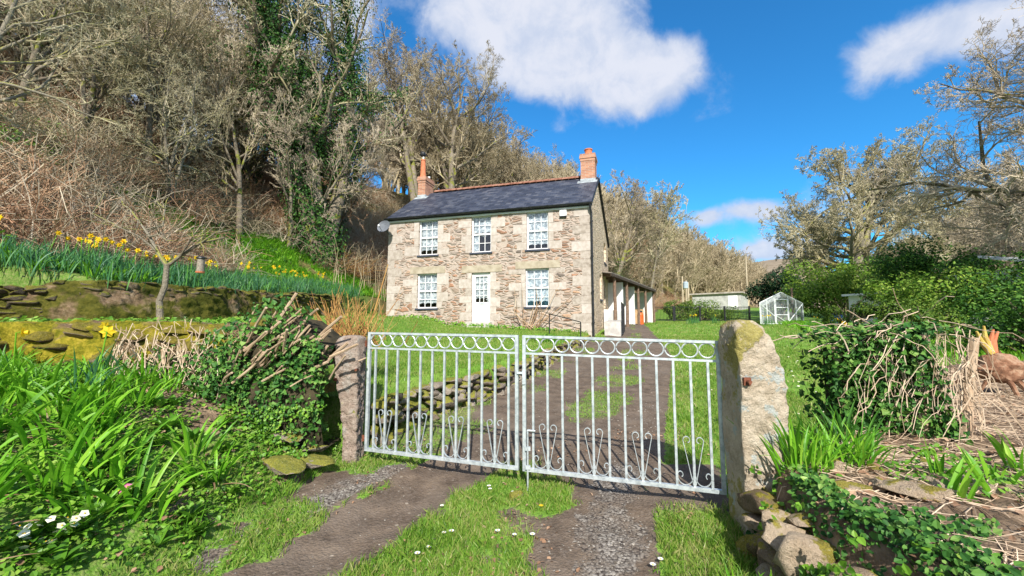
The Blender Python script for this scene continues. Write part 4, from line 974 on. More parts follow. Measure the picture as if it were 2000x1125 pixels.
STRAW = M('dead_straw', [(.32, .22, .14), (.55, .42, .30), (.68, .56, .42)], 5, .6, .85)

def scatter(n, x0, x1, y0, y1, rs): return rs.uniform(x0, x1, n), rs.uniform(y0, y1, n)
def bankpt(s_, off):
    """along the upper terrace wall, off metres behind it"""
    line = np.array(TW); seg = np.linalg.norm(np.diff(line, axis=0), axis=1); cum = np.r_[0, np.cumsum(seg)]
    i = min(np.searchsorted(cum, s_, 'right') - 1, len(seg) - 1); x = np.interp(s_, cum, line[:, 0]); y = np.interp(s_, cum, line[:, 1])
    d = (line[i + 1] - line[i]) / seg[i]; return x - d[1] * off, y + d[0] * off
# -- strap-leaf clumps: a few kinds, many copies
def strap_proto(name, label, cat, group, mat_, nb, L, w, lean, curl, rad, seed, loc=(0, 0, -50)):
    rs = np.random.default_rng(seed); t = thing(name, loc, label, cat, group); g = G()
    P = np.stack([rs.normal(0, rad, nb), rs.normal(0, rad, nb), np.full(nb, -.03)], -1)
    az = np.arctan2(P[:, 1], P[:, 0]) + rs.normal(0, .7, nb)
    blades(g, P, az, L * rs.uniform(.55, 1.1, nb), w * rs.uniform(.7, 1.2, nb), np.abs(rs.normal(lean, .18, nb)), np.abs(rs.normal(curl, .45, nb)), 7, rs=rs, twist=1)
    nd = nb // 6; blades(g, P[:nd] * 1.4, az[:nd] + .8, L * rs.uniform(.4, .8, nd), w * .6, rs.uniform(.9, 1.4, nd), rs.uniform(.3, 1, nd), 6, mi=1, rs=rs, twist=1)
    g.obj('leaves', [mat_, DEADM], t, org=(0, 0, 0)); return t
def place(proto, pts, first=True, smin=.8, smax=1.2, rs=None, lab=None, zs=1):
    rs = rs or rng
    for i, p in enumerate(pts):
        o = proto[i % len(proto)] if i < len(proto) else copy_tree(proto[i % len(proto)])
        z = gsurf(p[0], p[1]) if len(p) < 3 else p[2]
        o.location = (p[0], p[1], z); s_ = rs.uniform(smin, smax) * (p[3] if len(p) > 3 else 1); o.scale = (s_, s_, s_ * zs); o.rotation_euler = (0, 0, rs.uniform(0, 6.28))
        if lab: o['label'] = lab
GRP = 'bright green strap-leaf clumps in the front bank'; LB = 'clump of bright green strap leaves in the front bank'
protos = [strap_proto('strap_leaf_clump', LB, 'plant', GRP, STRAP, 26, .48, .034, .30, .90, .085, 41 + i) for i in range(5)]
rs = np.random.default_rng(50); pts = []
while len(pts) < 58:
    x, y = rs.uniform(-5.2, -2.05), rs.uniform(1.9, 4.0)
    if sdist(FB, x, y) < .34: continue
    if math.hypot(x + 2.5, y - 2.2) < .33: continue
    if y > 3.45 and x > -2.6 - (y - 3.45) * .9: continue
    if min([9] + [math.hypot(x - p[0], y - p[1]) for p in pts]) < .21: continue
    pts.append((x, y))
place([copy_tree(protos[k]) for k in range(3)], [bankpt(v, o_) for v, o_ in [(10.6, .2), (11.0, .3), (11.3, .15), (11.7, .3), (12.0, .15), (12.3, .35), (12.7, .2), (13.1, .25), (13.5, .15), (11.5, .5), (12.2, .55), (11.9, .45)]], rs=rs, smin=.7, smax=1.0, lab='bright strap-leaf clump at the left end of the daffodil bank')
place(protos, [(x, y, gsurf(x, y), 1.0 - .3 * max(0, (y - 2.8)) / 1.2) for x, y in pts], rs=rs, smin=.8, smax=1.15)
# broad rosette leaves (tulip-like) in the left corner
for i in range(2): pass
# -- blue-green daffodil foliage on the upper bank
GD = 'daffodil clumps on the upper bank'
def daff_proto(seed, nfl, mat_=BLUEL, L=.50, nb=46, rad=.15):
    rs = np.random.default_rng(seed); t = thing('daffodil_clump', (0, 0, -50), 'clump of blue-green daffodil leaves on the upper bank' if not nfl else 'flowering daffodil clump with yellow heads on the upper bank', 'plant', GD if nfl == 0 else 'daffodils in flower on the upper bank'); g = G()
    P = np.stack([rs.normal(0, rad, nb), rs.normal(0, rad, nb), np.full(nb, -.03)], -1)
    blades(g, P, rs.uniform(0, 6.28, nb), L * rs.uniform(.7, 1.15, nb), .017 * rs.uniform(.8, 1.2, nb), np.abs(rs.normal(.12, .12, nb)), np.abs(rs.normal(.5, .35, nb)), 5, rs=rs, twist=1)
    g.obj('leaves', mat_, t, org=(0, 0, 0))
    for k in range(nfl):
        b0 = np.array([rs.normal(0, rad), rs.normal(0, rad), 0]); tip = b0 + [rs.normal(0, .06), rs.normal(-.05, .06), L * rs.uniform(1.0, 1.2)]
        g = G(); g.tubes([b0, (b0 + tip) / 2 + [0, 0, .02], tip, tip + [0, -.03, .005]], .005, 5); st = g.obj('stem', STRAP, t, org=(0, 0, 0))
        f = nrm(np.array([rs.normal(0, .5), -1, rs.normal(0, .25)])); e1 = nrm(np.cross(f, [0, 0, 1])); e2 = np.cross(e1, f); c = tip + f * .035
        g = G()
        for j in range(6):
            a = j * pi / 3; d = e1 * cos(a) + e2 * sin(a); s_ = np.cross(f, d)
            g.add([c, c + d * .026 + s_ * .016, c + d * .052 + f * .006, c + d * .026 - s_ * .016], [0, 1, 2, 3])
        a = np.arange(10) * 2 * pi / 10
        r0 = [c + (e1 * cos(q) + e2 * sin(q)) * .011 for q in a]; r1 = [c + f * .034 + (e1 * cos(q) + e2 * sin(q)) * .019 for q in a]
        g.add(r0 + r1, [[j, (j + 1) % 10, 10 + (j + 1) % 10, 10 + j] for j in range(10)]); g.obj('flower', YEL, st, org=(0, 0, 0))
    return t
dl = [daff_proto(60 + i, 0) for i in range(4)]; df = [daff_proto(70 + i, 2 + i) for i in range(4)]
rs = np.random.default_rng(77)
P_ = []
for r in range(4):
    s_ = 8.5 + r * .12
    while s_ < 25:
        P_.append(bankpt(s_, .12 + r * .27 + rs.uniform(-.05, .05)) ); s_ += rs.uniform(.26, .36) * (1 if s_ < 18 else 1.3)
place(dl, [p for p in P_ if rs.uniform() > .12], rs=rs, smin=.62, smax=1.25)
place([copy_tree(protos[k]) for k in range(4)], [bankpt(rs.uniform(12, 24), rs.uniform(.1, 1.1)) for _ in range(26)], rs=rs, smin=.55, smax=.9, lab='bright green strap-leaf clump growing among the blue-green daffodil leaves')
F_ = [bankpt(s_, o_) for s_, o_ in [(9.6, 1.0), (10.0, 1.1), (10.35, .8), (10.6, .95), (11.0, .7), (12.1, 1.05), (12.4, .8), (12.7, 1.0), (13.0, .6), (13.4, .55), (13.8, .7), (14.3, .5), (15.0, .6), (15.4, .7), (16, .8), (16.6, .5), (18.2, .9), (19, .6), (20, 1.0), (21, .8), (22, 1.3), (23, 1.0), (24, 1.6), (20.6, 1.5), (22.6, 2.0)]]
place(df, F_, rs=rs, smin=1.0, smax=1.25)
# front daffodils and primroses
d2 = daff_proto(90, 1, L=.40, nb=16, rad=.05); d2['label'] = 'daffodil with one yellow head rising above the strap leaves'; d2['group'] = 'daffodils in the front bank'
place([d2], [(-3.55, 3.55), (-3.85, 4.0), (-4.4, 3.5)], rs=rs, smin=1.05, smax=1.2)

# -- ground cover on the banks
def on_ground(n, x0, x1, y0, y1, cond, rs):
    x, y = scatter(n, x0, x1, y0, y1, rs); k = cond(x, y); x, y = x[k], y[k]; return np.stack([x, y, gz(x, y)], -1)
rs = np.random.default_rng(91)
g = G()
P = on_ground(42000, -6.5, -1.7, 1.2, 4.5, lambda x, y: (sdist(FB, x, y) > .02 + .55 * (fbm(x * 3, y * 3) - .45)) & (fbm(x * 3.4, y * 3.4) > .36), rs)
P[:, 2] += rs.uniform(0, .07, len(P)); leaves(g, P, rs.uniform(.015, .04, len(P)), (0, -.35, 1), .45, rs=rs)
P = on_ground(7000, 1.55, 3.6, 1.2, 5.0, lambda x, y: (-sdist(RB, x, y) > 0) & (fbm(x * 2.2, y * 2.2) - .16 * (x - 1.8) > .42), rs)
P[:, 2] += rs.uniform(0, .06, len(P)); leaves(g, P, rs.uniform(.02, .045, len(P)), (0, -.35, 1), .45, rs=rs)
# trailing over the face of the right-hand bank wall
n = 3200; s_ = rs.uniform(0, 1, n); y = 1.4 + s_ * 1.6; x = np.interp(y, [1.4, 2.3, 2.85, 3.0], [1.5, 1.5, 1.58, 1.72]) + rs.normal(0, .02, n); z = rs.uniform(.0, .58, n); k = fbm(y * 4, z * 4) > .50
leaves(g, np.stack([x, y, z], -1)[k], rs.uniform(.02, .042, k.sum()), (-.9, -.4, .3), .4, rs=rs)
# beside the garden walls and terrace
P = on_ground(5000, -11, -3, 4.7, 6.3, lambda x, y: fbm(x * 1.7, y * 1.7) > .5, rs); P[:, 2] += rs.uniform(0, .08, len(P)); leaves(g, P, rs.uniform(.03, .07, len(P)), (0, -.4, 1), .5, rs=rs)
n = 9000; x, y = scatter(n, 1.5, 2.5, 1.2, 3.1, rs); k = (-sdist(RB, x, y) > -.06) & (fbm(x * 4, y * 4) - .9 * np.maximum(0, x - 1.8) > .36); x, y = x[k], y[k]
leaves(g, np.stack([x, y, gz(x, y) + rs.uniform(0, .09, len(x))], -1), rs.uniform(.018, .04, len(x)), (-.4, -.5, .8), .5, rs=rs, mi=1)
tag(g.obj('ground_cover', [COVER, IVYM], org=(-3, 3, .5)), 'low bright green leaves carpeting the banks on both sides of the gateway', 'ground cover', kind='stuff')
# plants, moss tufts and grass hanging over the terrace and garden walls
n = 9000; s_ = rs.uniform(3.5, 22, n); pp = np.array([bankpt(v, .0) for v in s_[:1500]]); pp = np.repeat(pp, 6, 0)[:n]; z = rs.uniform(1.45, 2.45, n); off = -.12 + rs.normal(0, .05, n)
k = fbm(pp[:, 0] * 1.5, z * 2.6, pp[:, 1]) > np.where(pp[:, 0] < -8.2, .56, .44)
leaves(g, np.stack([pp[:, 0] + rs.normal(0, .2, n), pp[:, 1] + off, z], -1)[k], rs.uniform(.025, .06, k.sum()), (.1, -1, .4), .6, rs=rs)
blades(g, np.stack([pp[:, 0] + rs.normal(0, .2, n), pp[:, 1] + off, z], -1)[k][::5], rs.uniform(3.6, 5.8, len(z[k][::5])), rs.uniform(.08, .2, len(z[k][::5])), .010, .7, 1.3, 4, rs=rs)
n = 5200; x = rs.uniform(-6.8, -2.5, n); z = rs.uniform(.9, 1.58, n); y = 4.2 + rs.normal(0, .05, n); k = (fbm(x * 1.6 + 5, z * 3.) > .50); leaves(g, np.stack([x, y, z], -1)[k], rs.uniform(.018, .042, k.sum()), (.1, -1, .4), .6, rs=rs)
n = 2400; x = rs.uniform(-6.8, -2.5, n); y = rs.uniform(4.3, 5.0, n); k = fbm(x * 1.6, y * 2) > .42; blades(g, np.stack([x, y, 1.5 + 0 * x], -1)[k], rs.uniform(0, 6.28, k.sum()), rs.uniform(.04, .13, k.sum()), .008, .5, 1.0, 3, rs=rs)
# verge seedlings
# broad leafed primrose rosettes
def rosette(seed, fl):
    rs = np.random.default_rng(seed); t = thing('primrose', (0, 0, -50), 'primrose rosette with cream flowers in the left bank' if fl else 'broad-leaved green rosette low in the left bank', 'plant', 'primroses' if fl else 'leafy rosettes'); g = G(); nb = 16
    blades(g, np.zeros((nb, 3)), rs.uniform(0, 6.28, nb), rs.uniform(.09, .17, nb), rs.uniform(.035, .06, nb), rs.uniform(.4, 1.1, nb), rs.uniform(.2, .8, nb), 5, .5, rs=rs, taper=.9)
    g.obj('leaves', COVER, t, org=(0, 0, 0))
    for k in range(fl):
        c = np.array([rs.normal(0, .05), rs.normal(-.02, .05), rs.uniform(.09, .14)]); g = G(); f = nrm(np.array([rs.normal(0, .3), -.6, .8])); e1 = nrm(np.cross(f, [0, 0, 1])); e2 = np.cross(e1, f)
        for j in range(5):
            a = j * 2 * pi / 5; d = e1 * cos(a) + e2 * sin(a); s_ = np.cross(f, d)
            g.add([c, c + d * .018 + s_ * .013, c + d * .028, c + d * .018 - s_ * .013], [0, 1, 2, 3], 0)
        g.sphere(c + f * .004, .005, 6, 4, 1); g.obj('flower', [PETALW, YEL] if seed % 2 == 0 else [PINK, YEL], t, org=(0, 0, 0))
    return t
r0 = [rosette(200, 7), rosette(202, 5)]; place(r0, [(-2.52, 2.30), (-2.62, 2.36), (-2.55, 2.43), (-2.66, 2.26)], rs=rs, smin=.75, smax=.95)
r1 = rosette(201, 3); r1['label'] = 'pink-flowered primula among the strap leaves'; place([r1], [(-2.55, 2.75)], rs=rs)
r2_ = [rosette(204, 0), rosette(206, 0)]; place(r2_, [(x, y) for x, y in zip(rs.uniform(-3.3, -2.05, 34), rs.uniform(1.9, 4.1, 34)) if sdist(FB, x, y) > .02], rs=rs)

# -- right-hand clumps
GR2 = 'strap-leaf clumps beside the tall gatepost'
q0 = [strap_proto('strap_leaf_clump', 'clump of strap leaves growing beside the tall gatepost', 'plant', GR2, STRAP, 26, .46, .026, .35, .5, .07, 141 + i) for i in range(3)]
place(q0, [(1.95, 2.86), (2.12, 2.92), (2.28, 2.98), (2.42, 2.95), (2.2, 3.12), (2.56, 3.05), (2.0, 3.0)], rs=rs, smin=.65, smax=.95)
q1 = [strap_proto('strap_leaf_clump', 'dark green strap-leaf clump behind the tall gatepost', 'plant', 'dark strap-leaf clumps', STRAP_D, 34, .5, .024, .35, .6, .10, 151 + i) for i in range(2)]
place(q1, [(2.35, 3.45), (2.6, 3.6), (2.55, 3.3), (2.85, 3.55), (2.2, 3.35)], rs=rs, smin=.8, smax=1.05)
q2 = [strap_proto('strap_leaf_clump', 'small sparse tuft of young leaves in the bare right-hand bed', 'plant', 'young tufts in the right-hand bed', STRAP, 7, .26, .030, .2, .3, .03, 161 + i) for i in range(3)]
place(q2, [(2.75, 2.45), (2.95, 2.6), (3.15, 2.45), (2.5, 2.45), (3.3, 2.75), (2.9, 2.25), (3.6, 3.0), (2.7, 2.7), (3.2, 2.2), (1.35, 2.3), (1.25, 2.42)], rs=rs, smin=.8, smax=1.2)

# -- grass blades
rs = np.random.default_rng(95)
def gmask(x, y):
    """grassiness at a point, from the same rule as the ground sheet"""
    from_x = np.clip(np.searchsorted(ax, x) - 1, 0, len(ax) - 2); from_y = np.clip(np.searchsorted(ay, y) - 1, 0, len(ay) - 2)
    return ga[from_y, from_x] * (1 - soil[from_y, from_x]) * (1 - scr[from_y, from_x])
def grass(n, x0, x1, y0, y1, h, w, g, extra=None):
    x, y = scatter(n, x0, x1, y0, y1, rs)
    k = (gmask(x, y) + rs.uniform(-.35, .1, n) > .42) & ~((x > -5.8) & (x < 3.2) & (y > 15.9 - (x - 3) * .287) & (y < 27))
    if extra is not None: k &= extra(x, y)
    x, y = x[k], y[k]; n = len(x); z = gz(x, y); patch = fbm(x * 2.1, y * 2.1)
    H_ = h * rs.uniform(.4, 1.2, n) * (.55 + patch); a = rs.uniform(0, 6.28, n); ln = rs.normal(0, .45, n) * H_; ln2 = rs.normal(0, .45, n) * H_
    P = np.stack([x, y, z - .004], -1); s_ = np.stack([np.cos(a), np.sin(a), 0 * a], -1) * (w / 2); tip = P + np.stack([ln, ln2, H_], -1); md = P + np.stack([ln * .35, ln2 * .35, H_ * .6], -1)
    V = np.stack([P - s_, P + s_, md + s_ * .8, tip, md - s_ * .8], 1).reshape(-1, 3); g.add(V, (np.array([[0, 1, 2, 3, 4]])[None] + (np.arange(n) * 5)[:, None, None]).reshape(-1, 5))
g = G()
grass(60000, -2.3, 2.0, 1.8, 4.4, .055, .006, g)
grass(60000, -3.2, 5.0, 4.2, 9, .05, .008, g)
grass(60000, -6.5, 9.0, 9, 17, .055, .014, g)
grass(50000, 2.0, 24, 4.5, 34, .07, .025, g)
tag(g.obj('grass', GRASSM, org=(0, 0, 0)), 'short grass blades of the verge, drive and lawns', 'grass', kind='stuff')
# taller rank grass tufts on the verges
tf_ = []
for i in range(3):
    t = strap_proto('grass_tuft', 'tuft of longer grass on the verge', 'grass', 'grass tufts on the verges', COVER, 60, .16, .006, .35, .6, .035, 171 + i); tf_.append(t)
place(tf_, [(-2.0, 3.45), (-1.95, 3.62), (-2.1, 3.3), (1.3, 2.5), (1.42, 2.7), (1.2, 2.35), (1.35, 2.95), (-2.2, 2.9), (1.5, 2.4), (1.0, 2.2), (-1.9, 3.9), (2.2, 5.2), (2.45, 5.9), (2.0, 4.6), (-1.0, 6.4), (-.3, 7.6), (2.1, 4.2), (2.6, 6.6), (1.25, 2.15), (-1.35, 5.5)], rs=rs)

# daisies, fallen leaves, gravel
t0 = thing('daisy', (0, 0, -50), 'daisy with white petals in the short grass', 'flower', 'daisies in the grass')
g = G()
for j in range(12):
    a = j * pi / 6; d = np.array([cos(a), sin(a), .25]); s_ = np.array([-sin(a), cos(a), 0]); c = np.array([0, 0, .035])
    g.add([c, c + d * .008 + s_ * .0032, c + d * .017 + s_ * .003, c + d * .017 - s_ * .003, c + d * .008 - s_ * .0032], [0, 1, 2, 3, 4])
g.obj('petals', WHITE, t0, org=(0, 0, 0)); g = G(); g.sphere((0, 0, .037), .005, 8, 5); g.obj('flower_centre', YEL, t0, org=(0, 0, 0)); g = G(); g.tubes([[0, 0, 0], [0, 0, .035]], .001, 4); g.obj('stem', COVER, t0, org=(0, 0, 0))
dz = []
for px, py in [(863, 996), (882, 1043), (867, 1042), (955, 963), (972, 1040), (838, 1072), (815, 1085), (1002, 970), (957, 968), (1040, 1050), (1005, 1045), (1290, 1088), (1275, 1095), (968, 1125), (1010, 973)]:
    d = raydir(px, py); t_ = -1.46 / d[2]; dz.append((d[0] * t_, d[1] * t_))
place([t0], dz, rs=rs, smin=.9, smax=1.2)
t1 = copy_tree(t0); t1['label'] = 'small yellow dandelion head in the middle strip of grass'; t1['group'] = 'dandelion'; t1['category'] = 'flower'; t1.name = 'dandelion'
p_ = raydir(1057, 998); t_ = -1.46 / p_[2]; t1.location = (p_[0] * t_, p_[1] * t_, gsurf(p_[0] * t_, p_[1] * t_)); t1.scale = (1.1, 1.1, 1)
for ch in t1.children:
    if ch.name.startswith('petals'): ch.data = ch.data.copy(); ch.data.materials[0] = YEL
del t1['group']
# lawn daisies/primroses right
g = G(); n = 150; x = rs.uniform(3.0, 8, n); y = rs.uniform(5.5, 13, n); k = (sdist(RE, x, y) < -.2) & (fbm(x * .9, y * .9) > .48); x, y = x[k], y[k]
g.inst(ICO2, IF2, np.stack([x, y, gz(x, y) + .04], -1), rotz(x * 0) * (rs.uniform(.014, .028, (len(x), 1, 1)) * np.array([1, 1, .4]))); tag(g.obj('lawn_daisies', PETALW, org=(4, 8, .5)), 'drift of pale daisies and primroses scattered over the right-hand lawn', 'flowers', kind='stuff')
g = G(); P = on_ground(3000, -2.8, 2.2, 1.8, 5.5, lambda x, y: (fbm(x * 1.9 + 9, y * 1.9) > .52) & ((np.abs(sdist(TL, x, y)) > .3)), rs); P[:, 2] += .012
leaves(g, P, rs.uniform(.015, .035, len(P)), (0, 0, 1), .35, rs=rs)
P = on_ground(9000, 1.8, 9, 1.4, 9, lambda x, y: (-sdist(RB, x, y) > .1), rs); P[:, 2] += .012; leaves(g, P, rs.uniform(.02, .05, len(P)), (0, 0, 1), .35, rs=rs)
P = on_ground(1200, -5, -1.9, 1.6, 4.4, lambda x, y: (sdist(FB, x, y) > 0), rs); P[:, 2] += .03; leaves(g, P, rs.uniform(.02, .045, len(P)), (0, 0, 1), .4, rs=rs)
tag(g.obj('leaf_litter', DEADM, org=(0, 0, 0)), 'dry brown fallen leaves strewn over the drive edges and beds', 'leaves', kind='stuff')
PEB = stonemat('pebble', [(.13, .11, .09), (.27, .235, .20), (.46, .42, .37)], 0, isl=.8)
g = G(); x, y = scatter(26000, -2.6, 2.4, 1.9, 7, rs); ix = np.clip(np.searchsorted(ax, x) - 1, 0, len(ax) - 2); iy = np.clip(np.searchsorted(ay, y) - 1, 0, len(ay) - 2)
k = is_drive[iy, ix] & (gv[iy, ix] * 1.0 + .035 + .1 * (ga[iy, ix] < .3) * (fbm(x * 3, y * 3) > .55) > rs.uniform(0, 1.2, len(x))); x, y = x[k], y[k]
Rr = rotz(rs.uniform(0, 6, len(x))) @ rotx(rs.uniform(-.5, .5, len(x))); sz = (rs.uniform(.003, .010, (len(x), 1, 1)) * (1 + (rs.uniform(0, 1, (len(x), 1, 1)) > .97) * 1.2)) * np.array([1.3, .9, .6])
oc = np.array([[1, 0, 0], [0, 1, 0], [-1, 0, .1], [0, -1, 0], [.1, .1, 1], [-.2, 0, -1.], [.6, .6, .5], [-.6, .5, .5]])
g.inst(oc[:6], [[0, 1, 4], [1, 2, 4], [2, 3, 4], [3, 0, 4]], np.stack([x, y, gz(x, y) + .002], -1), Rr * sz)
tag(g.obj('gravel', PEB, org=(0, 0, 0)), 'loose pale gravel and chips on the drive', 'gravel', kind='stuff')

# ---------------------------------------------------------------- hedges and ivy by the gateway
rs = np.random.default_rng(120)
hd = thing('ivy_hedge', (-2.5, 4.2, .6), 'hacked-back hedge of cut pale stems smothered in ivy behind the short gatepost', 'hedge')
def hedge_pt(n, rs):
    """points on the mound: a bank leaning over towards the front"""
    t = rs.uniform(0, 1, n); x = -3.6 + t * 1.75; top = 1.42 + .42 * np.exp(-((x + 2.35) / .42) ** 2) - .10 * (x < -3)
    v = rs.uniform(0, 1, n); z = .45 + (top - .45) * v; y = 4.22 - .32 * np.sin(v * 2.2) * (1 - .3 * (x < -3.1)) + .15 * v + rs.normal(0, .05, n)
    return x, y, z, v
x, y, z, v = hedge_pt(4600, rs); g = G()
k = (fbm(x * 3.3, z * 3.3) > .42) & ~((v > .8) & (rs.uniform(0, 1, len(v)) > .45)); leaves(g, np.stack([x, y, z], -1)[k], rs.uniform(.018, .055, k.sum()), (.05, -1, .35), .6, IVYQ, LEAFF, rs=rs)
n = 1500; x = rs.uniform(-2.75, -1.85, n); z = .35 + .95 * rs.uniform(0, 1, n) ** .7; y = 4.25 - .30 * (1 - z / 1.4) - .05 + rs.normal(0, .04, n); leaves(g, np.stack([x, y, z], -1), rs.uniform(.016, .05, n), (.05, -1, .3), .6, IVYQ, LEAFF, rs=rs)
n = 1600; x = rs.uniform(-2.9, -1.8, n); z = rs.uniform(.2, .75, n); y = 3.92 + .12 * z + rs.normal(0, .06, n); k = fbm(x * 4, z * 4) > .45; leaves(g, np.stack([x, y, z], -1)[k], rs.uniform(.014, .036, k.sum()), (.05, -.9, .6), .5, rs=rs, mi=1)
g.obj('ivy', [IVYM, COVER], hd)
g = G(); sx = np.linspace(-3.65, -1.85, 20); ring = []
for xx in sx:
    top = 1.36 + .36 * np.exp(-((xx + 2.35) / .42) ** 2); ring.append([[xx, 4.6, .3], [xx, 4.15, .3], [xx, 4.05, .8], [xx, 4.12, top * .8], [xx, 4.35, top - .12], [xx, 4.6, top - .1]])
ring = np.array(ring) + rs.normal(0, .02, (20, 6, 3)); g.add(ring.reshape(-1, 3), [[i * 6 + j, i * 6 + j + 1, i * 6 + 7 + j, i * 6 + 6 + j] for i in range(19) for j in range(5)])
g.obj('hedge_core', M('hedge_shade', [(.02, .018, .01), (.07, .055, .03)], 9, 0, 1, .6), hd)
for k in range(98):
    if k < 76: x0 = rs.normal(-2.42, .24); L = rs.uniform(.18, .5); d = nrm(np.array([.78 + rs.normal(0, .2), -.30 + rs.normal(0, .2), .72 + rs.normal(0, .2)]))
    else: x0 = rs.uniform(-3.5, -2.7); L = rs.uniform(.10, .26); d = nrm(np.array([.5 + rs.normal(0, .3), -.4 + rs.normal(0, .2), .8]))
    top = 1.16 + .34 * math.exp(-((x0 + 2.35) / .42) ** 2); p0 = np.array([x0, 4.12 + rs.normal(0, .1), rs.uniform(.9, top)]); r = rs.uniform(.007, .019)
    p1 = p0 + d * L * .5 + rs.normal(0, .012, 3); p2 = p0 + d * L
    g = G(); g.tubes([p0, p1, p2], [r, r * .9, r * .8], 6); g.obj('cut_stem', STICK, hd)
# trailing roots and brown stalks on the face left of the hedge
g = G(); B_ = 160; x0 = rs.uniform(-3.9, -2.9, B_); p = np.zeros((B_, 5, 3)); p[:, 0] = np.stack([x0, 4.05 + 0 * x0, rs.uniform(.95, 1.5, B_)], -1)
for i in range(1, 5): p[:, i] = p[:, i - 1] + np.stack([rs.normal(0, .035, B_), rs.normal(-.015, .02, B_), rs.normal(-.05, .06, B_)], -1)
g.tubes(p, rs.uniform(.002, .005, (B_, 1)), 4, cap=False); g.obj('dead_stems', STRAW, hd); hd.children[-1]['kind'] = 'stuff'

# orange coppiced shrub behind the short post
sh = thing('coppiced_shrub', (-2.05, 5.3, .8), 'pollarded shrub with orange-brown upright shoots behind the short gatepost', 'shrub')
g = G(); B_ = 190; base = np.array([-2.1, 5.3, 1.25]) + rs.normal(0, [.2, .13, .06], (B_, 3)); d = nrm(np.stack([rs.normal(0, .45, B_) - .05, rs.normal(-.05, .3, B_), np.full(B_, 1.)], -1)); L = rs.uniform(.25, .75, B_)
pp = np.stack([base + d * (L * t)[:, None] + np.array([0, 0, -1]) * (t * t * .02) + rs.normal(0, .008, (B_, 3)) for t in (0, .33, .66, 1)], 1); g.tubes(pp, np.linspace(1, .45, 4)[None] * rs.uniform(.004, .008, (B_, 1)), 5); g.obj('shoots', ORTWIG, sh)
g = G(); g.tubes([[-2.1, 5.3, .7], [-2.12, 5.3, 1.0], [-2.1, 5.28, 1.32]], [.12, .14, .16], 10); g.obj('stump', OAKWOOD, sh)
for k, (a, bb) in enumerate([((-2.0, 5.3, 1.2), (-1.62, 5.3, 2.3))]):
    a, bb = np.array(a), np.array(bb); g = G(); g.tubes([a, a * .6 + bb * .4 + [.05, 0, -.03], bb], [.014, .010, .005], 6); g.obj('long_shoot', ORTWIG, sh)

# right-hand ivy-clad hedge stub
h2_ = thing('ivy_hedge', (3.25, 3.75, .5), 'short ivy-clad hedge with bare tangled stems in the right-hand bed', 'hedge')
def rh(n, rs):
    t = rs.uniform(0, 1, n); x = 3.0 + t * .80; y0 = 4.1 - .45 * t; v = rs.uniform(0, 1, n)
    side = rs.uniform(0, 1, n); y = y0 + np.where(side < .75, -.16, .16) + rs.normal(0, .05, n); z = .55 + v * (.80 + .12 * t - .1 * (t < .15)); return x, y, z, t, v
x, y, z, t, v = rh(3300, rs); k = (t + v * .2 < .95) & (fbm(x * 4, z * 4) > .40); g = G(); leaves(g, np.stack([x, y, z], -1)[k], rs.uniform(.022, .062, k.sum()), (-.1, -1, .25), .65, IVYQ, LEAFF, rs=rs)
n = 700; x = rs.uniform(2.95, 3.8, n); y = 4.05 - .45 * (x - 3.0) + rs.normal(0, .14, n); z = 1.38 + .1 * (x - 2.7) + rs.normal(0, .04, n); leaves(g, np.stack([x, y, z], -1), rs.uniform(.03, .055, n), (0, -.4, 1), .5, IVYQ, LEAFF, rs=rs)
g.obj('ivy', IVYM, h2_)
g = G(); B_ = 130; t = rs.uniform(.05, 1, B_) ** .6; x = 3.0 + t * .88; p = np.zeros((B_, 7, 3)); p[:, 0] = np.stack([x, 4.1 - .45 * t - .18 + rs.normal(0, .06, B_), rs.uniform(1.0, 1.5, B_)], -1)
dirx = rs.normal(0, .03, B_)
for i in range(1, 7): p[:, i] = p[:, i - 1] + np.stack([dirx + rs.normal(0, .03, B_), rs.normal(-.002, .02, B_), rs.normal(-.085, .05, B_)], -1)
p[..., 2] = np.maximum(p[..., 2], .52); g.tubes(p, rs.uniform(.002, .0055, (B_, 1)), 4, cap=False)
B_ = 60; t = rs.uniform(.0, 1, B_); p = np.zeros((B_, 6, 3)); p[:, 0] = np.stack([3.0 + t * .8, 4.1 - .45 * t + rs.normal(0, .14, B_), 1.40 + .12 * t + rs.normal(0, .05, B_)], -1); dd_ = rs.normal(0, 1, (B_, 3)) * [1, .5, .25]; dd_ = nrm(dd_) * .07
for i in range(1, 6): p[:, i] = p[:, i - 1] + dd_ + rs.normal(0, .02, (B_, 3)) - [0, 0, .006 * i]
g.tubes(p, rs.uniform(.002, .005, (B_, 1)), 4, cap=False); o = g.obj('tangled_stems', STRAW, h2_); o['kind'] = 'stuff'
for (x0, y0, x1, y1, zt, r) in [(3.55, 3.66, 3.62, 3.62, 1.42, .045), (3.85, 3.6, 3.98, 3.55, 1.40, .04), (3.4, 3.8, 3.38, 3.8, 1.35, .04), (3.15, 3.95, 3.1, 3.98, 1.3, .035)]:
    g = G(); g.tubes([[x0, y0, .45], [(x0 + x1) / 2 + .02, y0, .95], [x1, y1, zt]], [r * 1.15, r, r * .8], 8); g.obj('trunk', STICK, h2_)
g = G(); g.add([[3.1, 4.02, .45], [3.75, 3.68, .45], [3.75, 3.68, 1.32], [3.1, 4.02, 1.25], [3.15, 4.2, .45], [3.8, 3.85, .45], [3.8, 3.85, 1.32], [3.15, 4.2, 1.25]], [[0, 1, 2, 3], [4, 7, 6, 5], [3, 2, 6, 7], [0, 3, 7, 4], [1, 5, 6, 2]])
g.obj('hedge_core', M('hedge_shade_right', [(.015, .014, .008), (.05, .045, .02)], 9, 0, 1, .6), h2_)
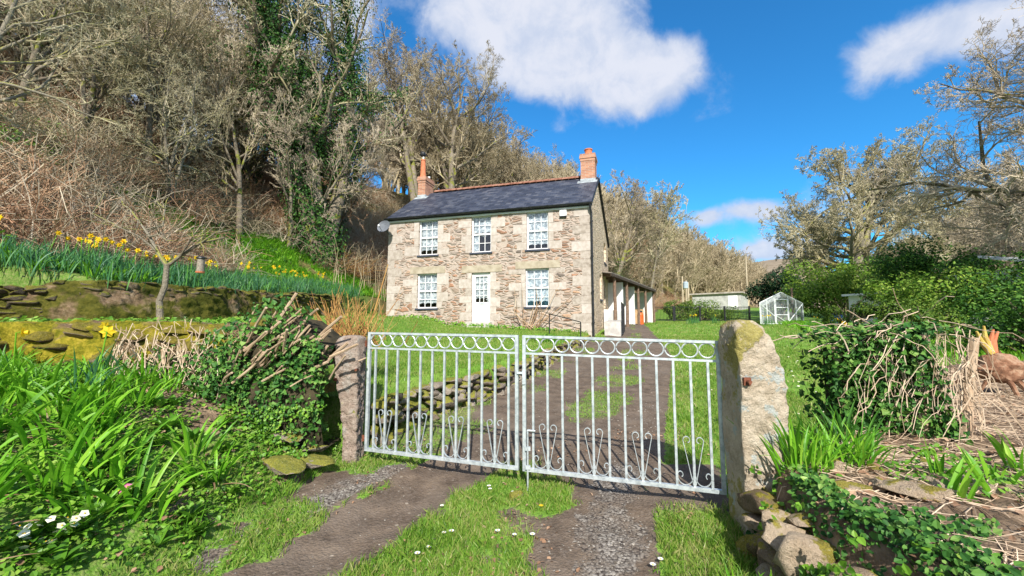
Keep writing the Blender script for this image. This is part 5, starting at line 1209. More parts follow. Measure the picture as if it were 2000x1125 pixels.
# straw, cut twigs over the bed
g = G(); B_ = 9000; x, y = scatter(B_, 1.85, 8.5, 1.4, 8.5, rs); k = (-sdist(RB, x, y) > .12); x, y = x[k], y[k]; B_ = len(x); a = rs.uniform(0, 6.28, B_); L = rs.uniform(.05, .28, B_) * (1 + .1 * y)
p = np.stack([np.stack([x + np.cos(a + .3 * t) * L * t, y + np.sin(a + .3 * t) * L * t], -1) for t in (0, .5, 1)], 1); zz = gz(p[..., 0], p[..., 1]) + rs.uniform(.004, .03, (B_, 3)); g.tubes(np.concatenate([p, zz[..., None]], -1), rs.uniform(.0012, .0035, (B_, 1)), 3, cap=False)
tag(g.obj('cut_twigs', STRAW, org=(3, 3, .5)), 'dry straw and cut twigs littering the bare right-hand bed', 'twigs', kind='stuff')
# uprooted stump at the far right edge
su = thing('uprooted_stump', (6.4, 5.3, .75), 'torn reddish-brown stump with orange shoots lying at the far right', 'stump')
g = G(); c = np.array([6.35, 5.4, .95]); V = ICO3 * (1 + .6 * (fbm(ICO3[:, 0] * 3, ICO3[:, 1] * 3, ICO3[:, 2] * 3)[:, None] - .5)) * [.24, .2, .2]; g.add(V + c, IF3)
for k in range(16):
    d = nrm(np.array([rs.normal(.6, .8), rs.normal(-.3, .4), rs.normal(-.1, .35)])); L = rs.uniform(.3, .8); g.tubes([c + d * .1, c + d * L * .5 + rs.normal(0, .05, 3), c + d * L + rs.normal(0, .08, 3) - [0, 0, .1]], [.05, .028, .01], 7)
g.obj('rootstock', M('torn_root', [(.09, .04, .022), (.26, .13, .075), (.40, .27, .18)], 9, .2, .9, .9, 40, .02), su)
for k, (dx, dz_, m_) in enumerate([(-.18, .5, YEL), (-.28, .42, YEL), (.0, .42, ORTWIG), (-.06, .45, ORTWIG)]):
    g = G(); g.tubes([c + [-.05, 0, .1], c + [dx * .6 - .05, 0, .1 + dz_ * .6], c + [dx, -.02, .1 + dz_ * .9]], [.035, .03, .012], 8); g.obj('shoot', M('stump_shoot', [(.45, .30, .06), (.55, .45, .12)], 12, 0, .7, .3) if m_ is YEL else TERRA, su)
# ---------------------------------------------------------------- trees
BARK = stonemat('bark', [(.07, .055, .04), (.19, .155, .11), (.34, .30, .24)], .46, sc=5, isl=.2, mcol=((.08, .10, .012), (.28, .28, .04)), top=.1)
BARK_L = stonemat('lichened_bark', [(.09, .075, .055), (.22, .19, .14), (.35, .32, .25)], .44, sc=5, isl=.3, mcol=((.13, .15, .02), (.40, .38, .10)), top=.2)
TW_TAN = M('tan_twigs', [(.19, .15, .085), (.38, .315, .20), (.56, .48, .34)], .6, .5, .85)
TW_GREY = M('grey_twigs', [(.20, .165, .115), (.42, .35, .25), (.60, .52, .40)], .5, .5, .85)
TW_PALE = M('lichened_twigs', [(.20, .175, .085), (.42, .37, .22), (.62, .57, .42)], .5, .5, .85)
TW_BRN = M('red_brown_twigs', [(.20, .10, .055), (.38, .22, .13), (.50, .35, .22)], .6, .5, .85)
IVY_T = leafmat('tree_ivy', [(.010, .032, .008), (.022, .07, .013), (.045, .12, .022), (.11, .21, .04)], rough=.6, transl=.12, sc=.8, spec=.15)
EVER_D = leafmat('dark_evergreen', [(.006, .022, .010), (.012, .04, .016), (.03, .07, .022)], rough=.5, transl=.1, sc=.7, spec=.15)
EVER_M = leafmat('laurel_leaf', [(.010, .035, .010), (.03, .095, .014), (.075, .19, .022), (.20, .33, .05)], rough=.55, transl=.2, sc=.6, spec=.2)
EVER_Y = leafmat('yellow_green_leaf', [(.02, .055, .010), (.06, .13, .015), (.14, .23, .03), (.28, .35, .06)], rough=.55, transl=.25, sc=.6, spec=.2)

def levels(rs, h, r0, spec, lean=(0, 0), up=.12, wig=.16, clear=.3, forks=0):
    """spec: list of (children, length ratio, min angle, max angle, points). returns list of (P (B,N,3), R (B,N)) per level"""
    out_ = []; N = 12; p = np.zeros((1 + forks, N, 3)); d = np.tile(np.array([[lean[0], lean[1], 1.]]), (1 + forks, 1)); d[1:] += rs.normal(0, .28, (forks, 3)) * [1, 1, .2]; d = nrm(d)
    Ls = np.full(1 + forks, h * .92); st = Ls / (N - 1)
    for i in range(1, N):
        d = nrm(d + rs.normal(0, wig * .5, d.shape) + [0, 0, .06]); p[:, i] = p[:, i - 1] + d * st[:, None]
    R = r0 * (1 - np.linspace(0, 1, N)[None] ** .9 * .86) * np.ones((1 + forks, 1)); out_.append((p, R)); L = Ls
    for li, (nc, ratio, a0, a1, npt) in enumerate(spec):
        P, R = out_[-1]; B, N = R.shape
        lo = clear if li == 0 else .18
        t = (np.arange(nc)[None] + rs.uniform(0, 1, (B, nc))) / nc; t = lo + (1 - lo) * t; t = np.clip(t, 0, .999)
        f = t * (N - 1); i0 = f.astype(int); fr = (f - i0)[..., None]; bi = np.arange(B)[:, None]
        S_ = P[bi, i0] * (1 - fr) + P[bi, np.minimum(i0 + 1, N - 1)] * fr
        T_ = nrm(P[bi, np.minimum(i0 + 1, N - 1)] - P[bi, i0] + 1e-6); r_ = R[bi, i0]
        a = rs.normal(size=(B, nc, 3)); A = nrm(np.cross(T_, a)); an = np.radians(rs.uniform(a0, a1, (B, nc)))[..., None]
        D = nrm(T_ * np.cos(an) + A * np.sin(an))
        if li == 0: taper = np.where(t < .55, 1.0, 1.0 - (t - .55) * 1.0)
        else: taper = 1 - .55 * t
        Lc = (L[:, None] * ratio * taper * rs.uniform(.65, 1.2, (B, nc))).reshape(-1)
        D = D.reshape(-1, 3); S_ = S_.reshape(-1, 3); rr = np.maximum(np.minimum(r_.reshape(-1) * .6, Lc * .024 + .004), .005)
        p = np.zeros((len(D), npt, 3)); p[:, 0] = S_; st = Lc / (npt - 1)
        for i in range(1, npt):
            D = nrm(D + rs.normal(0, wig * (1.2 + .18 * li), D.shape) * (6 / npt) ** .5 + [0, 0, up / (npt - 1) * (3 if li == 0 else 1.1)]); p[:, i] = p[:, i - 1] + D * st[:, None]
        out_.append((p, rr[:, None] * (1 - .8 * np.linspace(0, 1, npt)[None]))); L = Lc
    return out_
def bare_tree(name, label, seed, h, r0, spec, bark, twig, group=None, split=2, rmin=.010, ivy=0, ivy_h=.6, ivy_r=1., loc=(0, 0, -80), **kw):
    rs = np.random.default_rng(seed); t = thing(name, loc, label, 'tree', group); lv = levels(rs, h, r0, spec, **kw)
    g = G(); sides = [10, 6, 5, 3, 3, 3, 3]
    for i, (P, R) in enumerate(lv[:split]): g.tubes(P, R, sides[i], cap=False)
    g.obj('trunk', bark, t, org=(0, 0, 0), smooth=True)
    g = G()
    for i, (P, R) in enumerate(lv[split:]): g.tubes(P, np.maximum(R, rmin), sides[i + split], cap=False)
    g.obj('crown', twig, t, org=(0, 0, 0))
    if ivy:
        g = G(); k = ivy
        for li, share, rad in ((0, .6, .42), (1, .4, .30)):
            P, R = lv[li]; B, N = R.shape; n = int(k * share); bi = rs.integers(0, B, n); f = rs.uniform(0, ivy_h if li == 0 else .75, n) ** .85 * (N - 1); i0 = np.minimum(f.astype(int), N - 2); fr = (f - i0)[:, None]
            c = P[bi, i0] * (1 - fr) + P[bi, i0 + 1] * fr
            if li == 1: ok = (c[:, 2] < h * ivy_h * 1.15); c = c[ok]; bi = bi[ok]; i0 = i0[ok]
            d = nrm(rs.normal(size=(len(c), 3)) * [1, 1, .7]); rr = R[bi, i0] + rad * ivy_r * rs.uniform(.1, 1, len(c)) ** .7 * (.75 + .5 * np.sin(np.clip(c[:, 2] / h, 0, 1) * 3.1)) * (.5 + fbm(c[:, 0] * .9, c[:, 1] * .9, c[:, 2] * .9 + seed) * 1.2)
            ok = fbm(c[:, 0] * .8 + d[:, 0] * .5, c[:, 1] * .8 + d[:, 1] * .5, c[:, 2] * .7 + seed) > (.44 if ivy_r > 1 else .3); c, d, rr = c[ok], d[ok], rr[ok]
            leaves(g, c + d * rr[:, None], rs.uniform(.07, .15, len(c)), d + [0, -.3, .2], .5, SIMQ, SIMF, rs=rs)
        g.obj('ivy', IVY_T, t, org=(0, 0, 0))
    return t
WOODSPEC = [(14, .44, 20, 55, 8), (8, .52, 22, 55, 6), (7, .58, 20, 50, 5), (5, .75, 12, 38, 4)]
WG = 'bare trees of the wood on the left-hand hillside'; WL = 'bare grey-brown tree in the wood on the hillside'
wood = [bare_tree('bare_tree', WL, 300 + i, [13, 11, 14, 10, 12][i], [.2, .15, .22, .14, .17][i], WOODSPEC, BARK, [TW_TAN, TW_GREY, TW_TAN, TW_PALE, TW_BRN][i], WG, forks=[0, 1, 1, 2, 0][i], rmin=.009, wig=.15, clear=.22, up=.14, ivy=[0, 900, 0, 0, 1200][i], ivy_h=.4) for i in range(5)]
rs = np.random.default_rng(310)
def hd_(x, y): return float(np.interp(y, FY, FX) - x)
P_ = []
tries = 0
while len(P_) < 120 and tries < 60000:
    tries += 1
    Y_ = 9 + rs.uniform(0, 1) ** 1.25 * 62; d_ = rs.uniform(1.2, 30); x_ = np.interp(Y_, FY, FX) - d_
    if abs(x_ / Y_) > 1.5: continue
    if Y_ < 24 and d_ < 3: continue
    if -8 < x_ < 3 and Y_ < 28: continue
    if -.42 < x_ / Y_ < .12 and Y_ < 52: continue
    if Y_ < 17 and d_ < 6: continue
    if x_ / Y_ < -.42 and d_ > 14 and rs.uniform() < .8: continue
    sp_ = 1.9 if Y_ < 40 else 2.6
    if min([9] + [math.hypot(x_ - p[0], (Y_ - p[1])) for p in P_]) < sp_: continue
    P_.append((x_, Y_, gsurf(x_, Y_) - .2))
P_.sort(key=lambda p: p[1])
place(wood, P_, rs=rs, smin=.55, smax=.95)
def put(o, x, y, s_=1, rz=0, dz=-.15, zs=1):
    o.location = (x, y, gsurf(x, y) + dz); o.scale = (s_, s_, s_ * zs); o.rotation_euler = (0, 0, rz); return o
BIG = [(13, .46, 25, 60, 9), (8, .55, 22, 55, 7), (7, .55, 22, 55, 5), (6, .65, 18, 44, 5), (5, .9, 10, 30, 4)]
OAK = [(17, .62, 42, 88, 9), (10, .55, 25, 60, 7), (8, .55, 25, 60, 5), (5, .68, 20, 45, 5), (5, .95, 10, 32, 4)]
# the great ivy-clad tree left of the house
put(bare_tree('ivy_clad_tree', 'tallest tree with dark glossy ivy up its forked trunk left of the house', 401, 17, .42, [(14, .40, 20, 50, 8), (6, .5, 25, 60, 6), (6, .5, 25, 60, 5), (5, .52, 25, 65, 4)], BARK, TW_PALE, ivy=52000, ivy_h=.97, ivy_r=1.6, forks=2, clear=.35, wig=.2), -9.9, 21.5, 1.12, .4)
put(bare_tree('ivy_clad_tree', 'slimmer ivy-wrapped tree leaning beside the tallest one', 402, 14, .26, [(11, .36, 20, 50, 8), (6, .5, 25, 60, 6), (6, .5, 25, 60, 5), (4, .52, 25, 65, 4)], BARK, TW_TAN, ivy=16000, ivy_h=.8, ivy_r=1.2, forks=1, clear=.35, lean=(.1, 0), wig=.2), -11.9, 21.5, 1.05, 2.)
# domed bare tree against the sky behind the left chimney
put(bare_tree('domed_bare_tree', 'large dome-headed bare tree against the blue sky behind the left chimney', 403, 17, .42, BIG, BARK, TW_TAN, ivy=2600, ivy_h=.32, forks=2, clear=.38, rmin=.007, up=.12, wig=.14), -5.4, 36, 1.12, 1., zs=.98)
put(bare_tree('domed_bare_tree', 'second dome-headed bare tree just left of the one behind the chimney', 404, 16, .36, BIG, BARK, TW_GREY, forks=1, clear=.35, rmin=.007, up=.12, wig=.14), -8.6, 36.5, 1.12, 3.)
# trees right of the house
put(bare_tree('spreading_bare_tree', 'rounded bare tree with ivy on its trunk just right of the house', 405, 13.5, .34, BIG, BARK, TW_GREY, ivy=2600, ivy_h=.42, forks=1, clear=.35, rmin=.008, up=.15, wig=.14), 9.6, 38.5, .96, 1.)
put(bare_tree('birch_tree', 'slender tree with a pale straight trunk right of the rounded tree by the house', 406, 13, .16, WOODSPEC, BARK_L, TW_PALE, clear=.4, rmin=.014, up=.2, wig=.12, lean=(.08, 0)), 13.2, 40, .95, 0)
x2 = copy_tree([o for o in COL.objects if o.get('label', '').startswith('large dome')][0]); x2['label'] = 'bare tree on the slope behind the middle of the slate roof'; x2['group'] = 'bare trees behind the roof'; put(x2, 1.5, 50, .8, 2.5)
# the oak on the right, and its neighbour hanging in from the edge
put(bare_tree('oak_tree', 'wide lichen-pale bare oak rising behind the evergreens on the right', 407, 9.0, .5, [(18, .80, 35, 88, 9), (9, .52, 25, 60, 8), (7, .55, 25, 55, 6), (5, .68, 20, 45, 5), (6, .95, 10, 32, 4)], BARK_L, TW_PALE, forks=1, clear=.22, rmin=.009, up=.10, wig=.17), 29.4, 35, 1.30, .6, zs=1.12)
put(bare_tree('oak_tree', 'bare oak reaching in from the right edge of the picture', 408, 13, .45, OAK, BARK, TW_GREY, forks=1, clear=.2, rmin=.006, up=.05, wig=.2), 23.6, 15.6, 1.02, 2.1)
put(bare_tree('oak_tree', 'smaller bare oak with dark limbs at the right edge beyond the evergreens', 409, 9.5, .35, OAK[:4], BARK_L, TW_GREY, forks=1, clear=.2, rmin=.013, up=.1, wig=.24), 48, 40, 1.1, 1.1)
# near bare trees overhanging from the left
nl = [(-12.6, 9.0, .60, 1.3, 'mossy-limbed bare tree overhanging the daffodil bank at the far left'), (-19.5, 14.5, .8, 4.1, 'bare tree with pale crooked branches above the upper left bank'), (-13.4, 15.6, .5, 2.2, 'thin bare tree standing on the slope above the bird feeder')]
t0 = bare_tree('mossy_bare_tree', nl[0][4], 410, 12, .17, [(12, .5, 30, 75, 9), (7, .55, 25, 65, 7), (6, .5, 25, 65, 5), (5, .5, 25, 65, 4)], BARK_L, TW_PALE, forks=2, clear=.15, rmin=.006, wig=.28, up=.06)
put(t0, nl[0][0], nl[0][1], nl[0][2], nl[0][3])
for q in nl[1:]:
    t1_ = copy_tree(t0); t1_['label'] = q[4]; put(t1_, q[0], q[1], q[2], q[3])

# wooded masses further off: one object each
def far_wood(name, label, pts, scl, seed, mat_, trunk=True):
    rs = np.random.default_rng(seed); g = G(); tmpl = []
    for i in range(5):
        lv = levels(np.random.default_rng(seed + 50 + i), 9, .16, [(12, .46, 20, 55, 5), (8, .55, 20, 50, 4), (7, .55, 20, 50, 3)], forks=i % 3, clear=.15, wig=.14, up=.2); q = G()
        for k, (P, R) in enumerate(lv): q.tubes(P, np.maximum(R, .02), 3, cap=False)
        tmpl.append((np.concatenate(q.V), np.concatenate(q.F)))
    pts = np.array(pts); w = rs.integers(0, 5, len(pts))
    for k in range(5):
        m_ = w == k; s_ = rs.uniform(.7, 1.25, m_.sum()) * scl
        g.inst(tmpl[k][0], tmpl[k][1], pts[m_], rotz(rs.uniform(0, 6.28, m_.sum())) * s_[:, None, None])
    return tag(g.obj(name, mat_, org=tuple(pts[0])), label, 'wood', kind='stuff')
rs = np.random.default_rng(500); pts = []
for _ in range(520):
    y = 48 + rs.uniform(0, 1) ** 1.5 * 200; d_ = rs.uniform(0, 1) ** 1.1 * 42; x = np.interp(y, FY, FX) - d_
    if x / y < -.35: continue
    pts.append((x, y, gsurf(x, y) - .4))
far_wood('far_wood', 'distant bare wood covering the hillside along the valley', pts, 1.2, 501, TW_TAN)
pts = []
for _ in range(260):
    y = 30 + rs.uniform(0, 1) ** 1.3 * 200; x = np.interp(y, [0, 60, 200, 1000], [42, 56, 150, 900]) + rs.uniform(0, 1) * 50
    if x / y > 1.6: continue
    pts.append((x, y, gsurf(x, y) - .4))
far_wood('far_wood', 'bare brown wood on the hillside beyond the oak', pts, .85, 520, TW_TAN)

# brush on the hillside: tangles of arching stems
def brush_template(seed, n, L, spread, r):
    rs = np.random.default_rng(seed); g = G(); a = rs.uniform(0, 6.28, n); b0 = np.stack([rs.normal(0, spread, n), rs.normal(0, spread, n), 0 * a], -1); D = nrm(np.stack([np.cos(a) * .8, np.sin(a) * .8, rs.uniform(.4, 1.6, n)], -1)); Ls = L * rs.uniform(.5, 1.2, n)
    p = np.zeros((n, 6, 3)); p[:, 0] = b0
    for i in range(1, 6):
        D = nrm(D + [0, 0, -.13] + rs.normal(0, .18, D.shape)); p[:, i] = p[:, i - 1] + D * (Ls / 5)[:, None]
    g.tubes(p, np.linspace(1, .4, 6)[None] * rs.uniform(r * .5, r * 1.3, (n, 1)), 3, cap=False)
    # side twigs
    k = rs.integers(1, 5, n * 2); bi = rs.integers(0, n, n * 2); s_ = p[bi, k]; D = nrm(rs.normal(size=(n * 2, 3)) + [0, 0, .5]); q = np.stack([s_, s_ + D * .2 * L, s_ + nrm(D + rs.normal(0, .3, D.shape)) * .38 * L], 1); g.tubes(q, r * .4, 3, cap=False)
    return np.concatenate(g.V), np.concatenate(g.F)
BT = [brush_template(600 + i, 42, 1.7, .25, .013) for i in range(6)]
def brush(name, label, pts, scl, mats, seed):
    rs = np.random.default_rng(seed); g = G(); pts = np.array(pts); w = rs.integers(0, 6, len(pts)); mi = rs.integers(0, len(mats), len(pts))
    for k in range(6):
        for q in range(len(mats)):
            m_ = (w == k) & (mi == q)
            if m_.any():
                s_ = rs.uniform(.6, 1.3, m_.sum()) * scl; g.inst(BT[k][0], BT[k][1], pts[m_], rotz(rs.uniform(0, 6.28, m_.sum())) * s_[:, None, None], q)
    return tag(g.obj(name, mats, org=tuple(pts[0])), label, 'undergrowth', kind='stuff')
rs = np.random.default_rng(610); pts = []
while len(pts) < 1300:
    y = 5 + rs.uniform(0, 1) ** 1.1 * 45; d_ = rs.uniform(0, 1) ** 1.3 * 24 + .3; x = np.interp(y, FY, FX) - d_
    if x / y < -1.45 or (x > -7.0 and y < 27): continue
    if y < 22 and sdist(TW, x, y) < 1.3: continue
    if 14 < y < 26 and d_ < 3.6 and x / y < -.3: continue
    if fbm(np.array([x * .35]), np.array([y * .35]))[0] < .36: continue
    pts.append((x, y, gsurf(x, y) - .05))
brush('brambles', 'tangled brown bramble and hazel stems covering the lower hillside', pts, 1.0, [TW_TAN, TW_BRN, TW_GREY], 611)
# reddish low thicket left of the house
pts = [(rs.uniform(-13, -9.2), rs.uniform(21, 25)) for _ in range(45)]; pts = [(x, y, gsurf(x, y)) for x, y in pts]
brush('thicket', 'low reddish-brown thicket between the daffodil bank and the house', pts, .9, [TW_BRN, ORTWIG, TW_TAN], 612)
pts = [(rs.uniform(12, 34), rs.uniform(44, 66)) for _ in range(240)]; pts = [(x, y, gsurf(x, y)) for x, y in pts if hd_(x, y) > -.8]
if pts: brush('thicket', 'brown scrub along the foot of the far hillside', pts, 1.3, [TW_BRN, TW_TAN], 613)
# tall upright withies close by the left end of the house
pts = [(rs.uniform(-8.6, -6.8), rs.uniform(20, 25)) for _ in range(30)]
g = G(); B_ = 26; x, y = rs.uniform(-8.6, -6.9, B_), rs.uniform(19, 25, B_); z0_ = gz(x, y); Hh_ = rs.uniform(1.0, 2.8, B_)
p = np.stack([np.stack([x + rs.normal(0, .12, B_) * t * Hh_ * .5, y + rs.normal(0, .1, B_) * t, z0_ + Hh_ * t], -1) for t in (0, .35, .7, 1)], 1); g.tubes(p, np.linspace(1, .3, 4)[None] * .02, 4, cap=False)
tag(g.obj('withies', TW_TAN, org=(-7.5, 22, 2.5)), 'tall straight tan withies growing at the left end of the house', 'shrub', kind='stuff')

# green ground plants on the hillside
g = G(); rs = np.random.default_rng(620)
def hill_leaves(n, size, thr, off, x0, x1, y0, y1):
    x, y = scatter(n, x0, x1, y0, y1, rs); d_ = np.interp(y, FY, FX) - x; k = (d_ > -1.0) & (sdist(TW, x, y) > 1.1) & (fbm(x * .5 + off, y * .5) > thr); x, y = x[k], y[k]
    leaves(g, np.stack([x, y, gz(x, y) + rs.uniform(0, .25, len(x))], -1), rs.uniform(size * .6, size * 1.3, len(x)), (.2, -.6, .8), .6, SIMQ, SIMF, rs=rs)
hill_leaves(45000, .09, .46, 3, -24, -8, 5, 24); hill_leaves(30000, .13, .46, 8, -26, -6, 14, 40)
n = 26000; x, y = scatter(n, -19, -9.2, 6.5, 14, rs); d_ = np.interp(y, FY, FX) - x; k = (d_ > .3) & (d_ < 7) & (x / y < -.95) & (fbm(x * .6 + 2, y * .6) > .47); x, y = x[k], y[k]; leaves(g, np.stack([x, y, gz(x, y) + rs.uniform(0, .5, len(x))], -1), rs.uniform(.05, .13, len(x)), (.2, -.6, .8), .6, SIMQ, SIMF, rs=rs, mi=1)
tag(g.obj('hillside_plants', [IVY_T, COVER], org=(-12, 12, 5)), 'ivy, ferns and low green plants covering the hillside floor', 'ground cover', kind='stuff')
# bright green strap leaves sweeping up the slope beyond the daffodils
g = G(); n = 26000; x = rs.uniform(-13, -6.3, n); y = rs.uniform(13, 26, n); k = (sdist(TW, x, y) > .3) & (x < -6.3) & (np.interp(y, FY, FX) - x < 3.9) & (fbm(x * .7, y * .7) > .42); x, y = x[k], y[k]
blades(g, np.stack([x, y, gz(x, y)], -1), rs.uniform(0, 6.28, len(x)), rs.uniform(.25, .5, len(x)), .035, .25, .7, 3, rs=rs)
tag(g.obj('wild_garlic', STRAP, org=(-7, 16, 2)), 'bright green leaves on the slope between the daffodils and the house', 'ground cover', kind='stuff')

# ---------------------------------------------------------------- evergreens and shrubs on the right
def shrub(name, label, x, y, rx, ry, h, n, mats_, size, seed, group=None, lobes=9, cat='shrub', stems=True, z0=None):
    rs = np.random.default_rng(seed); z0 = gsurf(x, y) if z0 is None else z0; t = thing(name, (x, y, z0), label, cat, group)
    C_ = np.stack([rs.uniform(-.75, .75, lobes) * rx, rs.uniform(-.75, .75, lobes) * ry, rs.uniform(.28, .8, lobes) * h], -1); R_ = rs.uniform(.26, .48, lobes) * min(rx, h)
    C_[:, 2] = np.minimum(C_[:, 2] * (1 - .3 * (np.abs(C_[:, 0]) / rx) ** 2), h - R_ * .8)
    w = rs.integers(0, lobes, n); d = nrm(rs.normal(size=(n, 3))); rr = R_[w] * (rs.uniform(.25, 1, n) ** .45)
    P = C_[w] + d * rr[:, None] * np.array([1.15, 1.15, .95]); P += (np.stack([fbm(P[:, 0] * 2 + i * 7, P[:, 1] * 2, P[:, 2] * 2) for i in range(3)], -1) - .5) * .9 * size * 6
    k = (P[:, 2] > .02) & (fbm(P[:, 0] * 1.6, P[:, 1] * 1.6, P[:, 2] * 1.6 + seed) > .36); P, d = P[k], d[k]; P += [x, y, z0]
    g = G(); leaves(g, P, rs.uniform(size * .6, size * 1.4, len(P)), d + [0, -.25, .5], .6, SIMQ, SIMF, rs=rs); g.obj('foliage', mats_, t)
    if stems:
        g = G(); B_ = 26; a = rs.uniform(0, 6.28, B_); b0 = np.stack([rs.normal(0, .25, B_) * rx * .5, rs.normal(0, .25, B_) * ry * .5, 0 * a], -1); tp = C_[rs.integers(0, lobes, B_)] + rs.normal(0, .3, (B_, 3)); md = (b0 + tp) / 2 + rs.normal(0, .15, (B_, 3))
        g.tubes(np.stack([b0, md, tp], 1) + [x, y, z0], np.array([[.05, .035, .015]]), 5, cap=False); g.obj('stems', BARK, t)
    return t
shrub('conifer', 'very dark conifer at the left end of the evergreens beyond the greenhouse', 22.2, 34.5, 2.6, 2.2, 5.4, 9000, EVER_D, .16, 701, lobes=12, cat='tree')
EVER_B = leafmat('bright_shrub_leaf', [(.04, .10, .012), (.11, .23, .02), (.22, .34, .04), (.34, .42, .08)], rough=.55, transl=.25, sc=.6, spec=.2)
shrub('evergreen_shrub', 'rounded mid-green shrub right behind the greenhouse', 22.6, 29.0, 3.0, 2.2, 5.0, 14000, EVER_B, .13, 702, lobes=12)
shrub('evergreen_shrub', 'dark green bush between the greenhouse shrub and the big laurel', 27.3, 30.5, 2.6, 2.2, 5.2, 10000, EVER_M, .13, 703)
shrub('laurel_hedge', 'tall dark laurel in the middle of the right-hand evergreens', 22.5, 21.5, 2.7, 2.2, 5.1, 13000, EVER_M, .12, 704, lobes=12)
shrub('laurel_hedge', 'yellow-green laurel nearer the camera with long leaves', 18.6, 17.8, 2.3, 1.8, 3.4, 12000, EVER_B, .11, 705, lobes=11)
shrub('laurel_hedge', 'big glossy laurel at the right edge of the garden', 19.3, 15.5, 2.7, 2.4, 3.9, 14000, EVER_M, .11, 706, lobes=12)
shrub('laurel_hedge', 'low green laurel at the far right above the torn stump', 14.6, 10.9, 2.0, 1.4, 2.0, 11000, EVER_M, .09, 707, lobes=10)
shrub('evergreen_shrub', 'twiggy brownish shrub in front of the tall laurel', 15.4, 15.0, 1.5, 1.3, 1.9, 6000, EVER_Y, .08, 708, lobes=9)
shrub('evergreen_shrub', 'olive-brown bush low down before the white cottage', 16.2, 19.6, 1.0, 1.0, 1.4, 3500, EVER_Y, .08, 709, lobes=8)
# clipped dark hedge beside the far railings
shrub('box_hedge', 'brown-green clipped hedge along the far railings left of the greenhouse', 16.3, 35.6, 3.6, 1.0, 1.75, 9000, EVER_Y, .11, 710, lobes=16, cat='hedge')
# long grass and daffodil strip at the foot of the evergreens
g = G(); n = 9000; t = rs.uniform(0, 1, n); x = 17.8 - 6 * t + rs.normal(0, .5, n); y = 26 - 15 * t + rs.normal(0, .6, n); x = np.where(t < .5, x, x + 2.2 * (t - .5)); blades(g, np.stack([x, y, gz(x, y)], -1), rs.uniform(0, 6.28, n), rs.uniform(.15, .35, n), .03, .2, .6, 3, rs=rs)
tag(g.obj('long_grass', STRAP, org=(15, 20, 1)), 'strip of long grass and bulb leaves along the foot of the evergreens', 'grass', kind='stuff')
GF = 'daffodils on the far lawn'
for i, (x, y) in enumerate([(12.1, 27), (12.9, 26.2), (12.5, 28.2), (14.8, 23.8), (16.5, 22.4), (13.8, 17), (13.2, 16.2), (15.6, 19.8), (11.0, 25.2)]):
    o = copy_tree(df[i % 4]); o['label'] = 'small clump of daffodils in flower on the right-hand lawn'; o['group'] = GF; put(o, x, y, 1.0, i, 0)

# small bare tree with the bird feeder
bt = thing('small_bare_tree', (-4.72, 5.35, 1.5), 'small forked bare tree with pale bark in front of the terrace wall', 'tree')
def pp_(px, py, Y_): 
    d = raydir(px, py); return EYE + d * Y_ / d[1]
g = G(); Y0 = 5.35
tr_ = [pp_(313, 625, Y0), pp_(311, 588, Y0), pp_(322, 560, Y0), pp_(326, 520, Y0)]; g.tubes(tr_, [.042, .036, .034, .032], 10)
ch_ = [[(326, 520), (306, 490), (292, 462), (286, 448)], [(326, 520), (352, 500), (392, 474), (440, 464)], [(306, 490), (272, 462), (238, 446), (180, 416)], [(292, 462), (270, 430), (255, 410), (238, 398)], [(292, 462), (310, 458), (326, 470)], [(286, 448), (318, 440), (322, 408), (300, 388)], [(352, 500), (372, 470), (376, 462)], [(392, 474), (420, 455), (452, 448)]]
for c_ in ch_[:2]: g.tubes([pp_(px, py, Y0 + .02 * i) for i, (px, py) in enumerate(c_)], np.linspace(.026, .012, len(c_)), 8)
g.obj('trunk', BARK_L, bt)
g = G()
for j, c_ in enumerate(ch_[2:]): g.tubes([pp_(px, py, Y0 + (.06 if j % 2 else -.05) * i) for i, (px, py) in enumerate(c_)], np.linspace(.014, .005, len(c_)), 6)
B_ = 46; rs = np.random.default_rng(800)
for _ in range(B_):
    c_ = ch_[rs.integers(0, len(ch_))]; i = rs.integers(1, len(c_)); a = pp_(*c_[i], Y0); d = nrm(rs.normal(size=3) + [0, 0, .7]); L = rs.uniform(.15, .45); g.tubes([a, a + d * L * .5 + rs.normal(0, .02, 3), a + d * L], [.006, .004, .002], 4)
g.obj('crown', BARK_L, bt)
bf = thing('bird_feeder', tuple(pp_(391, 512, Y0)), 'cylindrical mesh bird feeder hanging from the small bare tree', 'bird feeder')
c = pp_(391, 530, Y0); g = G(); g.lathe(c, [(.046, 0), (.046, .02), (.042, .02), (.042, .17), (.046, .17)], 14); g.obj('seed_tube', M('seed_mesh', [(.16, .14, .11), (.32, .28, .22)], 60, 0, .6), bf)
g = G(); g.lathe(c + [0, 0, .172], [(.062, 0), (.058, .012), (.02, .03)], 14); g.obj('lid', BLACK, bf); g = G(); g.lathe(c - [0, 0, .02], [(.05, 0), (.055, .018)], 14); g.obj('base', TERRA, bf)
g = G(); g.tubes([c + [-.045, 0, .18], c + [-.03, 0, .25], c + [0, 0, .27], c + [.03, 0, .25], c + [.045, 0, .18]], .0025, 4); g.tubes([c + [0, 0, .27], c + [0, 0, .39]], .002, 4); g.obj('hanger', BLACK, bf)

